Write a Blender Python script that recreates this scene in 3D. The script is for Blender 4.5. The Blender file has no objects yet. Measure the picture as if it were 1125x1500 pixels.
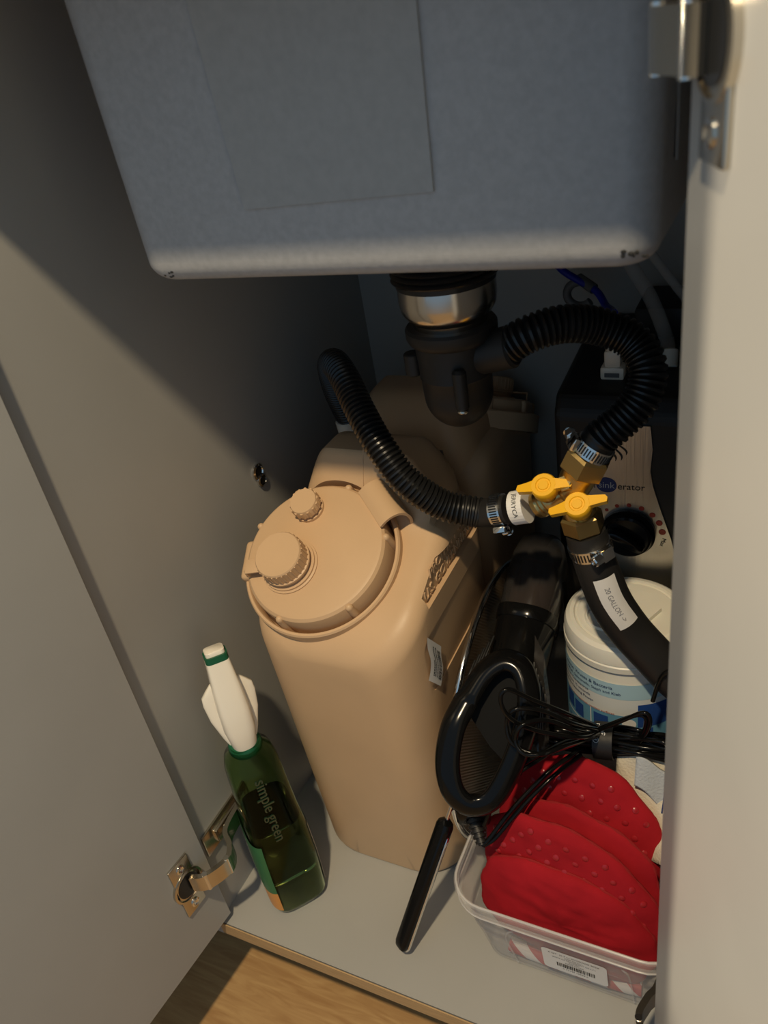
import bpy, bmesh, math, random
from mathutils import Vector, Matrix, noise
random.seed(7)
C = bpy.context.scene.collection
PI = math.pi
V = Vector

# ------------------------------------------------------------------ camera
cam_d = bpy.data.cameras.new('camera'); cam = bpy.data.objects.new('camera', cam_d); C.objects.link(cam)
cam_d.sensor_fit = 'HORIZONTAL'; cam_d.sensor_width = 36.0
cam_d.lens = 1173.0 / 1125.0 * 36.0
cam_d.clip_start = 0.01
cam.matrix_world = Matrix(((0.89601, -0.10236, 0.43208, 0.45875),
                           (0.41557, 0.53611, -0.73477, -0.30496),
                           (-0.15643, 0.83792, 0.52290, 0.75),
                           (0, 0, 0, 1)))
cam_d.dof.use_dof = True; cam_d.dof.focus_distance = 0.70; cam_d.dof.aperture_fstop = 14
bpy.context.scene.camera = cam

# ------------------------------------------------------------------ light
sc = bpy.context.scene
sc.view_settings.view_transform = 'Standard'; sc.view_settings.look = 'None'
sc.view_settings.gamma = 1.0; sc.view_settings.use_curve_mapping = False
sc.view_settings.exposure = 0.0
w = bpy.data.worlds.new('world'); sc.world = w; w.use_nodes = True
bg = w.node_tree.nodes['Background']
bg.inputs[0].default_value = (0.46, 0.72, 1.0, 1); bg.inputs[1].default_value = 0.40

def lamp(name, kind, loc, energy, color, size, target=(0.2, 0.15, 0.3), spot=None):
    d = bpy.data.lights.new(name, kind); o = bpy.data.objects.new(name, d); C.objects.link(o)
    d.energy = energy; d.color = color
    if kind == 'AREA': d.shape = 'DISK'; d.size = size
    else: d.shadow_soft_size = size
    if spot: d.spot_size = spot; d.spot_blend = .4
    o.location = loc
    o.rotation_euler = (V(target) - V(loc)).to_track_quat('-Z', 'Y').to_euler()
    return o
WARM = (1.0, 0.80, 0.52)
# overhead downlight in front of and to the right of the cabinet
lamp('ceiling_downlight', 'SPOT', (0.385, -0.62, 1.735), 78, WARM, 0.030, (0.2, 0.1, 0.2), math.radians(100))

# added narrow spot on the left that brightens the open right door
lamp('door_fill_spot', 'SPOT', (-1.0, -0.72, 0.66), 80, (1.0, 0.84, 0.62), 0.02, (0.52, -0.10, 0.60), math.radians(34))

# ------------------------------------------------------------------ materials
def mat(name, col, rough=.5, metal=0., spec=.5, bump=None, var=None, coat=0, trans=0, ior=1.45, alpha=1, sss=0, aniso=None):
    m = bpy.data.materials.new(name); m.use_nodes = True
    nt = m.node_tree; b = nt.nodes['Principled BSDF']
    b.inputs['Base Color'].default_value = (*col, 1)
    b.inputs['Roughness'].default_value = rough; b.inputs['Metallic'].default_value = metal
    b.inputs['Specular IOR Level'].default_value = spec
    b.inputs['Coat Weight'].default_value = coat
    b.inputs['Transmission Weight'].default_value = trans; b.inputs['IOR'].default_value = ior
    b.inputs['Alpha'].default_value = alpha
    if sss:
        b.inputs['Subsurface Weight'].default_value = sss; b.inputs['Subsurface Radius'].default_value = (.01, .006, .004)
    tc = nt.nodes.new('ShaderNodeTexCoord')
    if var:          # (scale, amount, stretch)
        mp = nt.nodes.new('ShaderNodeMapping'); mp.inputs['Scale'].default_value = var[2] if len(var) > 2 else (1, 1, 1)
        nt.links.new(tc.outputs['Object'], mp.inputs[0])
        n = nt.nodes.new('ShaderNodeTexNoise'); n.inputs['Scale'].default_value = var[0]; n.inputs['Detail'].default_value = 5
        nt.links.new(mp.outputs[0], n.inputs['Vector'])
        r = nt.nodes.new('ShaderNodeMapRange'); r.inputs[1].default_value = .3; r.inputs[2].default_value = .7
        r.inputs[3].default_value = 1 - var[1]; r.inputs[4].default_value = 1 + var[1]
        nt.links.new(n.outputs[0], r.inputs[0])
        x = nt.nodes.new('ShaderNodeVectorMath'); x.operation = 'SCALE'; x.inputs[0].default_value = col
        nt.links.new(r.outputs[0], x.inputs['Scale']); nt.links.new(x.outputs[0], b.inputs['Base Color'])
    if bump:         # (scale, strength, stretch)
        mp = nt.nodes.new('ShaderNodeMapping'); mp.inputs['Scale'].default_value = bump[2] if len(bump) > 2 else (1, 1, 1)
        nt.links.new(tc.outputs['Object'], mp.inputs[0])
        n = nt.nodes.new('ShaderNodeTexNoise'); n.inputs['Scale'].default_value = bump[0]; n.inputs['Detail'].default_value = 4
        nt.links.new(mp.outputs[0], n.inputs['Vector'])
        bp = nt.nodes.new('ShaderNodeBump'); bp.inputs['Strength'].default_value = bump[1]; bp.inputs['Distance'].default_value = .001
        nt.links.new(n.outputs[0], bp.inputs['Height']); nt.links.new(bp.outputs[0], b.inputs['Normal'])
    return m
M = {}
M['laminate'] = mat('grey laminate', (.39, .385, .36), .38, spec=.4, var=(9, .03), bump=(900, .05))
M['sink'] = mat('grey composite', (.40, .40, .40), .55, spec=.35, var=(260, .07), bump=(600, .12))
M['pad'] = mat('damping pad', (.385, .38, .365), .6, spec=.3, var=(200, .05))
M['chip'] = mat('chipped paint', (.02, .02, .02), .7)
M['dark'] = mat('dark plinth', (.01, .01, .01), .8)
M['tan'] = mat('tan polyethylene', (.60, .405, .235), .42, spec=.4, var=(14, .035), bump=(500, .08))
M['black'] = mat('black plastic', (.010, .010, .010), .3)
M['blackm'] = mat('matt black plastic', (.013, .012, .011), .5)
M['gloss'] = mat('glossy black plastic', (.005, .005, .005), .15, spec=.25)
M['rubber'] = mat('black rubber', (.016, .015, .014), .5, bump=(300, .1))
M['steel'] = mat('polished steel', (.62, .58, .52), .2, 1, bump=(60, .06, (1, 1, .02)))
M['brushed'] = mat('brushed stainless', (.56, .53, .48), .32, 1, bump=(500, .35, (1, 1, .02)))
M['nickel'] = mat('nickel', (.60, .55, .46), .22, 1)
M['chrome'] = mat('chrome', (.8, .78, .74), .1, 1)
M['brass'] = mat('brass', (.58, .42, .17), .3, 1, bump=(150, .15))
M['yellow'] = mat('yellow plastic', (.86, .46, .012), .38)
M['white'] = mat('white paper', (.82, .80, .76), .55)
M['ivory'] = mat('white plastic', (.86, .80, .68), .3, coat=.3)
M['print'] = mat('black print', (.02, .02, .02), .6)
M['greyprint'] = mat('grey print', (.25, .25, .27), .6)
M['redprint'] = mat('red print', (.45, .05, .025), .5)
M['navy'] = mat('navy print', (.012, .03, .14), .4)
M['whiteprint'] = mat('white print', (.8, .8, .8), .5)
M['greyletter'] = mat('pale grey print', (.45, .47, .5), .5)
M['milk'] = mat('milky plastic', (.74, .72, .64), .32, sss=.25, var=(30, .03))
M['lblblue'] = mat('label pale blue', (.42, .62, .72), .4)
M['lblmid'] = mat('label mid blue', (.13, .33, .50), .4)
M['lbldark'] = mat('label dark blue', (.02, .07, .28), .4)
M['lblwhite'] = mat('label white', (.72, .74, .72), .4)
M['orange'] = mat('label orange', (.70, .30, .07), .4)
M['lblgreen'] = mat('label green', (.03, .16, .06), .4)
M['blue'] = mat('blue tubing', (.010, .018, .30), .35)
M['greyp'] = mat('grey plastic', (.12, .12, .12), .45)
M['tube'] = mat('clear tubing', (.55, .56, .55), .25, alpha=.35)
M['wood'] = mat('plywood edge', (.50, .33, .16), .6, var=(40, .12, (1, 1, 12)))
M['greencap'] = mat('green band', (.008, .10, .045), .35)
M['red'] = mat('red cotton', (.36, .011, .018), .85, spec=.15, var=(22, .14), bump=(70, .6))
M['silicone'] = mat('red silicone', (.36, .016, .022), .28)
M['seam'] = mat('dark red stitching', (.30, .008, .01), .85)
M['towel'] = mat('cream cotton', (.66, .60, .48), .95, spec=.1, bump=(500, .8))
M['towelshade'] = mat('cotton with painted bluish shade', (.46, .49, .52), .95, spec=.1, bump=(500, .8))  # bluish shade on the cream towel, put into the colour
M['tan_dark'] = mat('shadow line', (.20, .13, .075), .6)

# transparent plastics
M['tub'] = mat('clear polypropylene', (.78, .77, .74), .22, alpha=.24, spec=.6)
M['smoke'] = mat('smoked clear plastic', (.035, .032, .030), .1, alpha=.72, spec=.6)
M['bottle'] = mat('green clear plastic', (.52, .68, .42), .04, trans=1, ior=1.15)
M['liquid'] = mat('liquid with painted brown reflection', (.50, .37, .22), .03, trans=1, ior=1.30)  # brown tint paints the dark reflection of the can

def oak():
    m = bpy.data.materials.new('oak floor'); m.use_nodes = True; nt = m.node_tree; b = nt.nodes['Principled BSDF']
    tc = nt.nodes.new('ShaderNodeTexCoord'); mp = nt.nodes.new('ShaderNodeMapping')
    mp.inputs['Scale'].default_value = (1.3, 9, 1); mp.inputs['Rotation'].default_value = (0, 0, math.radians(9))
    nt.links.new(tc.outputs['Object'], mp.inputs[0])
    n = nt.nodes.new('ShaderNodeTexNoise'); n.inputs['Scale'].default_value = 12; n.inputs['Detail'].default_value = 8; n.inputs['Distortion'].default_value = 1.2
    nt.links.new(mp.outputs[0], n.inputs['Vector'])
    r = nt.nodes.new('ShaderNodeValToRGB'); r.color_ramp.elements[0].position = .3; r.color_ramp.elements[1].position = .7
    r.color_ramp.elements[0].color = (.40, .22, .085, 1); r.color_ramp.elements[1].color = (.56, .35, .15, 1)
    nt.links.new(n.outputs[0], r.inputs[0]); nt.links.new(r.outputs[0], b.inputs['Base Color'])
    b.inputs['Roughness'].default_value = .45
    return m
M['oak'] = oak()
def mesh_mat():
    m = bpy.data.materials.new('woven steel mesh'); m.use_nodes = True; nt = m.node_tree; b = nt.nodes['Principled BSDF']
    b.inputs['Base Color'].default_value = (.42, .40, .36, 1); b.inputs['Metallic'].default_value = .9; b.inputs['Roughness'].default_value = .4
    tc = nt.nodes.new('ShaderNodeTexCoord'); w_ = nt.nodes.new('ShaderNodeTexWave'); w_.inputs['Scale'].default_value = 160; w_.bands_direction = 'DIAGONAL'
    nt.links.new(tc.outputs['Object'], w_.inputs['Vector'])
    bp = nt.nodes.new('ShaderNodeBump'); bp.inputs['Strength'].default_value = .8; bp.inputs['Distance'].default_value = .001
    nt.links.new(w_.outputs['Color'], bp.inputs['Height']); nt.links.new(bp.outputs[0], b.inputs['Normal'])
    b.inputs['Alpha'].default_value = .8
    return m
M['mesh'] = mesh_mat()
def stripe_mat():
    m = bpy.data.materials.new('red white twist'); m.use_nodes = True; nt = m.node_tree; b = nt.nodes['Principled BSDF']
    tc = nt.nodes.new('ShaderNodeTexCoord'); w_ = nt.nodes.new('ShaderNodeTexWave'); w_.inputs['Scale'].default_value = 22; w_.bands_direction = 'DIAGONAL'
    nt.links.new(tc.outputs['Object'], w_.inputs['Vector'])
    r = nt.nodes.new('ShaderNodeValToRGB'); r.color_ramp.interpolation = 'CONSTANT'
    r.color_ramp.elements[0].color = (.5, .02, .02, 1); r.color_ramp.elements[1].position = .5; r.color_ramp.elements[1].color = (.85, .82, .78, 1)
    nt.links.new(w_.outputs['Color'], r.inputs[0]); nt.links.new(r.outputs[0], b.inputs['Base Color'])
    return m
M['stripe'] = stripe_mat()

# ------------------------------------------------------------------ mesh helpers
class MB:
    def __init__(s): s.v = []; s.f = []
    def add(s, vs, fs):
        o = len(s.v); s.v += [V(p) for p in vs]; s.f += [tuple(i + o for i in f) for f in fs]; return s
    def xf(s, m):
        s.v = [m @ p for p in s.v]; return s
    def merge(s, o): return s.add(o.v, o.f)

def loft(rings, close=True, cap0=True, cap1=True, loop=False):
    b = MB(); n = len(rings[0]); vs = [p for r in rings for p in r]; fs = []
    R = len(rings)
    for i in range(R if loop else R - 1):
        i2 = (i + 1) % R
        for j in range(n if close else n - 1):
            k = (j + 1) % n
            fs.append((i * n + j, i * n + k, i2 * n + k, i2 * n + j))
    if cap0 and not loop: fs.append(tuple(reversed(range(n))))
    if cap1 and not loop: fs.append(tuple((R - 1) * n + j for j in range(n)))
    return b.add(vs, fs)

def frame(d, up=None):
    d = V(d).normalized()
    u = V(up) if up else (V((0, 0, 1)) if abs(d.z) < .9 else V((0, 1, 0)))
    x = (u - d * u.dot(d)).normalized(); y = d.cross(x)
    return x, y, d

def catmull(pts, n=12):
    P = [V(p) for p in pts]; P = [P[0] * 2 - P[1]] + P + [P[-1] * 2 - P[-2]]; out = []
    for i in range(1, len(P) - 2):
        a, b, c, d = P[i - 1:i + 3]
        for k in range(n):
            t = k / n
            out.append(.5 * ((2 * b) + (c - a) * t + (2 * a - 5 * b + 4 * c - d) * t * t + (3 * b - a - 3 * c + d) * t ** 3))
    out.append(P[-2]); return out

def resample(pts, step):
    out = [pts[0].copy()]; acc = 0
    for a, b in zip(pts, pts[1:]):
        L = (b - a).length; t = step - acc
        while t <= L:
            out.append(a.lerp(b, t / L)); t += step
        acc = (acc + L) % step if L else acc
    return out

def sweep(pts, rad, seg=16, cap=True, flat=1.0, up=None, closed=False):
    """tube along pts; rad is a number or a function of the ring index"""
    pts = [V(p) for p in pts]; rings = []; N = len(pts)
    t0 = (pts[1] - pts[0]).normalized(); x, y, _ = frame(t0, up)
    for i, p in enumerate(pts):
        if closed: t = (pts[(i + 1) % N] - pts[i - 1]).normalized()
        else: t = (pts[min(i + 1, N - 1)] - pts[max(i - 1, 0)]).normalized()
        x = (x - t * x.dot(t)).normalized(); y = t.cross(x)
        r = rad(i) if callable(rad) else rad
        rings.append([p + x * (r * math.cos(a) * flat) + y * (r * math.sin(a)) for a in [2 * PI * k / seg for k in range(seg)]])
    return loft(rings, True, cap, cap, loop=closed)

def lathe(prof, seg=48, o=(0, 0, 0), d=(0, 0, 1), cap=True, up=None, a0=0, a1=2 * PI):
    x, y, z = frame(d, up); o = V(o); full = abs(a1 - a0 - 2 * PI) < 1e-6
    n = seg if full else seg + 1
    rings = [[o + z * h + x * (r * math.cos(a0 + (a1 - a0) * k / seg)) + y * (r * math.sin(a0 + (a1 - a0) * k / seg)) for k in range(n)] for r, h in prof]
    return loft(rings, full, cap and full, cap and full)

def cyl(a, b, r, seg=24, r2=None, bev=0):
    a = V(a); b = V(b); L = (b - a).length; r2 = r if r2 is None else r2
    p = [(r, 0), (r2, L)] if not bev else [(r - bev, 0), (r, bev), (r2, L - bev), (r2 - bev, L)]
    return lathe(p, seg, a, b - a)

def box(c, s, m=None, bev=0, seg=2):
    bm = bmesh.new(); bmesh.ops.create_cube(bm, size=1); bmesh.ops.scale(bm, vec=s, verts=bm.verts)
    if bev: bmesh.ops.bevel(bm, geom=bm.edges[:] , offset=bev, segments=seg, affect='EDGES', profile=.5)
    b = MB(); bm.verts.index_update()
    vs = [v.co.copy() for v in bm.verts]; fs = [tuple(v.index for v in f.verts) for f in bm.faces]; bm.free()
    if m is not None: vs = [m @ p for p in vs]
    return b.add([p + V(c) for p in vs], fs)

def sphere(c, r, seg=16, rings=8, sc_=(1, 1, 1)):
    prof = [(max(1e-5, r * math.sin(PI * i / rings)), -r * math.cos(PI * i / rings)) for i in range(rings + 1)]
    b = lathe(prof, seg); b.v = [V((p.x * sc_[0], p.y * sc_[1], p.z * sc_[2])) + V(c) for p in b.v]; return b

def hexprism(a, b, r, ch=.12):
    a = V(a); b = V(b); L = (b - a).length; e = r * ch
    return lathe([(r - e, 0), (r, e), (r, L - e), (r - e, L)], 6, a, b - a)

def poly_prism(pts, d):
    """extrude an ordered planar outline by vector d"""
    n = len(pts); d = V(d); b = MB(); vs = [V(p) for p in pts] + [V(p) + d for p in pts]
    fs = [tuple(reversed(range(n))), tuple(range(n, 2 * n))] + [(i, (i + 1) % n, n + (i + 1) % n, n + i) for i in range(n)]
    return b.add(vs, fs)

def text2d(s, size, align='CENTER', ext=0, spacing=1.0):
    cu = bpy.data.curves.new('t', 'FONT'); cu.body = s; cu.size = size; cu.align_x = align; cu.align_y = 'CENTER'
    cu.extrude = ext; cu.resolution_u = 3; cu.space_character = spacing
    o = bpy.data.objects.new('t', cu); C.objects.link(o)
    dg = bpy.context.evaluated_depsgraph_get(); me = bpy.data.meshes.new_from_object(o.evaluated_get(dg))
    b = MB().add([v.co.copy() for v in me.vertices], [tuple(p.vertices) for p in me.polygons])
    bpy.data.objects.remove(o); bpy.data.curves.remove(cu); bpy.data.meshes.remove(me)
    return b
def place(b, o, x, y, z=None):
    x = V(x); y = V(y); z = x.cross(y) if z is None else V(z); o = V(o)
    b.v = [o + x * p.x + y * p.y + z * p.z for p in b.v]; return b
def rects(list_, o, x, y, lift=0):
    """flat rectangles (cx, cy, w, h) in the plane o, x, y"""
    b = MB(); x = V(x).normalized(); y = V(y).normalized(); o = V(o) + x.cross(y) * lift
    for cx, cy, w_, h in list_:
        b.add([o + x * (cx + sx * w_ / 2) + y * (cy + sy * h / 2) for sx, sy in ((-1, -1), (1, -1), (1, 1), (-1, 1))], [(0, 1, 2, 3)])
    return b

ORG = {}
def thing(name, label, cat, loc, group=None):
    o = bpy.data.objects.new(name, None); C.objects.link(o); o.empty_display_size = .02
    o.location = loc; ORG[o] = V(loc); o['label'] = label; o['category'] = cat
    if group: o['group'] = group
    return o
def obj(name, b, m, parent=None, smooth=True, ang=35, label=None, stuff=False):
    me = bpy.data.meshes.new(name); org = V((0, 0, 0))
    if parent is not None: org = ORG[parent]
    me.from_pydata([tuple(p - org) for p in b.v], [], b.f); me.validate(); 
    bm = bmesh.new(); bm.from_mesh(me); bmesh.ops.remove_doubles(bm, verts=bm.verts, dist=1e-6)
    bmesh.ops.recalc_face_normals(bm, faces=bm.faces); bm.to_mesh(me); bm.free()
    if smooth:
        me.shade_smooth(); me.set_sharp_from_angle(angle=math.radians(ang))
    me.materials.append(M[m] if isinstance(m, str) else m)
    o = bpy.data.objects.new(name, me); C.objects.link(o)
    if parent is not None: o.parent = parent
    ORG[o] = org
    if label: o['label'] = label
    if stuff: o['kind'] = 'stuff'
    return o
def boolean(o, cutter, op='DIFFERENCE'):
    md = o.modifiers.new('b', 'BOOLEAN'); md.object = cutter; md.operation = op; md.solver = 'EXACT'
    dg = bpy.context.evaluated_depsgraph_get(); dg.update()
    me = bpy.data.meshes.new_from_object(o.evaluated_get(dg)); o.modifiers.clear(); o.data = me
    bpy.data.objects.remove(cutter)
    me.shade_smooth(); me.set_sharp_from_angle(angle=math.radians(30))
def tag_struct(o): o['kind'] = 'structure'; return o

W, D, HT = .44, .516, .80
# ------------------------------------------------------------------ structure
tag_struct(obj('floor', box((.1, -.35, -.135), (2.6, 2.0, .03)), 'oak', smooth=False))
tag_struct(obj('ambient_blocker_left', box((-.13, .13, .6), (.04, .74, 1.44)), 'laminate', smooth=False))  # panel out of view, added to block ambient light under the left door
tag_struct(obj('countertop', box((.22, .25, HT + .015), (1.2, .54, .03)), 'laminate', smooth=False))  # countertop slab out of view; its front edge shades the cabinet

# ------------------------------------------------------------------ cabinet
cab = thing('sink_cabinet', 'grey laminate under-sink cabinet on the oak floor with both doors open', 'cabinet', (.22, .25, -.119))
obj('side_panel', box((-.009, .265, .391), (.018, .53, .818)), 'laminate', cab, False)
obj('side_panel', box((W + .009, .265, .391), (.018, .53, .818)), 'laminate', cab, False)
obj('back_panel', box((W / 2, D + .007, .391), (W, .014, .818)), 'laminate', cab, False)
bp_ = obj('bottom_panel', box((W / 2, D / 2 + .001, -.009), (W, D - .002, .018)), 'laminate', cab, False)
obj('edge_band', box((W / 2, .0004, -.0085), (W, .0012, .0165)), 'wood', bp_, False, label='pale plywood front edge')
obj('plinth', box((W / 2, .29, -.069), (W + .03, .42, .101)), 'dark', cab, False, label='black recessed plinth')
# cam-lock fitting on the left wall
lf = lathe([(.0085, 0), (.0085, .002), (.0065, .003), (.0055, .0012)], 24, (0, .246, .389), (1, 0, 0))
lf.merge(lathe([(.007, 0), (.007, .002), (.0055, .003), (.005, .0012)], 24, (0.0006, .248, .379), (1, 0, 0)))
k = obj('lock_fitting', lf, 'chrome', cab, label='small chrome ringed fitting')
obj('socket', lathe([(.0055, 0), (.0052, .0008)], 20, (.0013, .246, .389), (1, 0, 0)).merge(lathe([(.0046, 0), (.0044, .0008)], 20, (.002, .248, .379), (1, 0, 0))), 'black', k)

def hinge(door, px, py, z, dn, dd, mirror):
    """concealed hinge: cup plate on the open door, cranked arm, mounting plate on the cabinet side"""
    s = mirror  # +1 left wall, -1 right wall
    dn = V(dn); dd = V(dd); up = V((0, 0, 1)); o = V((px, py, z))
    m3 = Matrix((dd, up, dn)).transposed().to_4x4()
    # cup plate: 23 x 66, centred 24 mm from the door edge
    c = o + dd * .030
    b = box(c + dn * .0012, (.024, .068, .0024), m3, .0009, 2)
    b.merge(lathe([(.0175, 0), (.0175, .003), (.0155, .0036), (.014, .001), (.013, -.002)], 32, c - dd * .001, dn))
    hp = obj('hinge_cup', b, 'nickel', door, label='nickel hinge cup plate')
    b = MB()
    for q in (-1, 1):
        obj('hinge_screw', lathe([(.0045, 0), (.0045, .001), (.003, .0016), (.0018, .0008)], 16, c + up * (q * .025) + dn * .0022, dn), 'chrome', door)
    obj('cup_recess', lathe([(.0125, 0), (.0125, .0006)], 24, c - dd * .001 + dn * .0024, dn), 'black', door)
    # cranked arm
    zz = z
    pk = 1 if s > 0 else .42
    path = [c + dn * .004 - dd * .004, c + dn * .016 * pk - dd * .012, o + dn * .024 * pk - dd * .004, V((px + s * .018 * pk, py + .016, zz)), V((px + s * .004 * pk, py + .03, zz)), V((px - s * .001, py + .07, zz))]
    P = resample(catmull(path, 10), .002)
    rings = []
    for i, p in enumerate(P):
        t = (P[min(i + 1, len(P) - 1)] - P[max(i - 1, 0)]).normalized(); nrm = up.cross(t).normalized()
        h = .0095; tk = .0024
        rings.append([p + up * h + nrm * tk, p - up * h + nrm * tk, p - up * h - nrm * tk, p + up * h - nrm * tk])
    obj('hinge_arm', loft(rings), 'nickel', door, ang=30, label='bright cranked hinge arm')
    # link pins
    b = MB()
    for p in (path[1], path[2]): b.merge(cyl(p - up * .0105, p + up * .0105, .0028, 12))
    obj('hinge_pin', b, 'chrome', door)
    # mounting plate with wings on the cabinet side
    wx = 0 if s > 0 else W
    b = box((wx + s * .0015, .054, zz), (.003, .072, .028), None, .001)
    b.merge(box((wx + s * .0045, .058, zz), (.006, .050, .016), None, .001))
    
    b.merge(lathe([(.0045, 0), (.0045, .0012), (.003, .002), (.002, .001)], 14, (wx + s * .007, .062, zz), (s, 0, 0)))
    b.merge(lathe([(.0045, 0), (.0045, .0012), (.003, .002), (.002, .001)], 14, (wx + s * .007, .046, zz), (s, 0, 0)))
    obj('hinge_mounting_plate', b, 'nickel', door, label='dark nickel mounting plate')

def door(px, py, ang, s, z0, z1, label):
    dd = V((-s * math.sin(ang), -math.cos(ang), 0))       # from hinge edge outwards
    dn = V((s * math.cos(ang), -math.sin(ang), 0))        # inner face normal
    L = .25 if s > 0 else .33; th = .018; up = V((0, 0, 1)); o = V((px, py, 0))
    m3 = Matrix((dd, up, dn)).transposed().to_4x4()
    b = box(o + dd * (L / 2) - dn * (th / 2) + up * ((z0 + z1) / 2), (L, z1 - z0, th), m3, .0006, 1)
    d = obj('door', b, 'laminate', cab, False, label=label)
    return d, dn, dd
dl, dn, dd = door(.0105, .0095, math.radians(5.5), 1, .009, .775, 'open left door with grey laminate face')
hinge(dl, .0105, .0095, .099, dn, dd, 1)
dr, dn, dd = door(.4215, .003, math.radians(23), -1, .009, .775, 'open right door close to the viewer')
hinge(dr, .4215, .003, .099, dn, dd, -1)
hinge(dr, .4215, .003, .729, dn, dd, -1)

# ------------------------------------------------------------------ sink
def rrect(x0, x1, y0, y1, r, z, n=8):
    out = []
    for cx, cy, a in ((x1 - r, y1 - r, 0), (x0 + r, y1 - r, PI / 2), (x0 + r, y0 + r, PI), (x1 - r, y0 + r, 1.5 * PI)):
        for i in range(n + 1):
            t = a + PI / 2 * i / n; out.append(V((cx + r * math.cos(t), cy + r * math.sin(t), z)))
    return out
SX0, SX1, SY0, SY1, SZ = .0905, .400, .080, .40, .629
sink = thing('sink_basin', 'large grey composite sink hanging down from the worktop', 'sink', (.25, .24, SZ))
rings = []
for i in range(9):
    a = PI / 2 * i / 8; q = .013 * (1 - math.sin(a)); rings.append(rrect(SX0 + q, SX1 - q, SY0 + q, SY1 - q, .017 - q * .5, SZ + .013 * (1 - math.cos(a))))
rings.append(rrect(SX0 - .003, SX1 + .003, SY0 - .0, SY1 + .0, .017, HT - .0005))
obj('basin', loft(rings), 'sink', sink, ang=50)
pad = [V((.1745, SY0, .797)), V((.181, SY0, .6705)), V((.2945, SY0, .6725)), V((.2985, SY0, .797))]
obj('sound_pad', poly_prism(pad, (0, -.0018, 0)), 'pad', sink, False, label='flat rectangular damping pad')
obj('shade_sheet', box((SX1 + .002, .17, .705), (.0014, .10, .07)), 'pad', sink, False, label='added sheet where the sink side is only shaded')  # sheet added to stand for shade on the side of the sink
b = MB()
for cx, cz, n in ((.113, .634, 5), (.389, .638, 6)):
    for i in range(n):
        x = cx + random.uniform(-.006, .006); z = cz + random.uniform(-.0015, .003)
        q = .013 - math.sqrt(max(0, .013 ** 2 - (.013 - (z - SZ)) ** 2)) if z < SZ + .013 else 0
        b.merge(sphere((x, SY0 + q, z), .0013, 8, 5, (random.uniform(.6, 1.4), .35, random.uniform(.5, 1))))
obj('chipped_mark', b, 'chip', sink, label='dark chipped spots near the corners', stuff=True)

# ------------------------------------------------------------------ drain
DX, DY = .2415, .205
drain = thing('sink_drain', 'black and steel strainer drain with trap under the sink', 'drain', (DX, DY, .58))
prof = []
z = .6285
while z > .592:
    prof += [(.0370, z), (.0380, z - .0012), (.0370, z - .0024), (.0353, z - .0030)]; z -= .0042
prof += [(.0350, .5885), (.031, .5875)]
obj('locknut', lathe(prof, 56, (DX, DY, 0)), 'black', drain, label='black threaded locknut')
obj('strainer_cup', lathe([(.031, .597), (.0345, .595), (.0345, .577), (.0336, .571), (.0305, .566), (.0275, .563), (.0265, .559), (.027, .556), (.0255, .553)], 56, (DX, DY, 0)), 'steel', drain, ang=25, label='polished steel cup')
obj('compression_ring', lathe([(.0275, .559), (.0315, .559), (.0330, .557), (.0330, .551), (.0315, .548), (.029, .546)], 56, (DX, DY, 0)), 'blackm', drain)
trap = lathe([(.028, .548), (.0275, .541), (.0266, .522), (.0268, .5205), (.0261, .5195), (.0257, .505)] + [(.0257 * math.cos(a), .505 - .027 * math.sin(a)) for a in [PI / 2 * i / 10 for i in range(1, 10)]] + [(.0005, .478)], 56, (DX, DY, 0))
tr = obj('trap_body', trap, 'blackm', drain, label='rounded black trap cup')
obj('moulded_lug', cyl((DX - .030, DY - .008, .521), (DX - .030, DY - .008, .538), .0065, 20, bev=.001), 'blackm', tr)
obj('moulded_lug', cyl((DX + .013, DY - .0265, .503), (DX + .013, DY - .0265, .5335), .005, 20, bev=.002), 'blackm', tr)
obj('lug_tip', sphere((DX + .013, DY - .0265, .502), .0045, 14, 8, (1, 1, .5)), 'nickel', tr, label='small metal screw tip')
obj('outlet', cyl((DX + .018, DY - .002, .535), (DX + .047, DY - .004, .5425), .0150, 28, bev=.002), 'blackm', tr)

# ------------------------------------------------------------------ hoses
def corrugate(path, r, pitch=.0042, depth=.0022, seg=24, ends=0.):
    P = resample(catmull(path, 24), pitch / 6); n = len(P)
    def rad(i):
        ph = (i % 6)
        if ends and i > n - ends / (pitch / 6): return r * .97
        return r if ph in (0, 1, 2) else (r - depth if ph in (4,) else r - depth * .55)
    return sweep(P, rad, seg)
def clamp(parent, c, d, r, sd, label='steel worm clamp'):
    c = V(c); d = V(d).normalized(); x, y, z = frame(d, sd)
    band = lathe([(r, -.005), (r + .0009, -.0048), (r + .0009, .0048), (r, .005)], 48, c, d)
    cl = obj('hose_clamp', band, 'chrome', parent, label=label)
    sl = MB()
    for k in range(40):
        a = 2 * PI * k / 40
        rad = x * math.cos(a) + y * math.sin(a); tan = d.cross(rad)
        m3 = Matrix((tan, d, rad)).transposed().to_4x4()
        sl.merge(box(c + rad * (r + .0009), (.0011, .0062, .0006), m3))
    obj('clamp_slots', sl, 'black', cl, False)
    hs = c + x * (r + .0035); m3 = Matrix((y, d, x)).transposed().to_4x4()
    b = box(hs, (.011, .0105, .0055), m3, .0012); b.merge(hexprism(hs + y * .005, hs + y * .0125, .0042)); b.merge(lathe([(.0042, 0), (.0036, .001), (.0018, .0014), (.0014, .0006)], 16, hs + y * .0125, y))
    obj('clamp_screw', b, 'chrome', cl, ang=30)
    return cl

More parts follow.
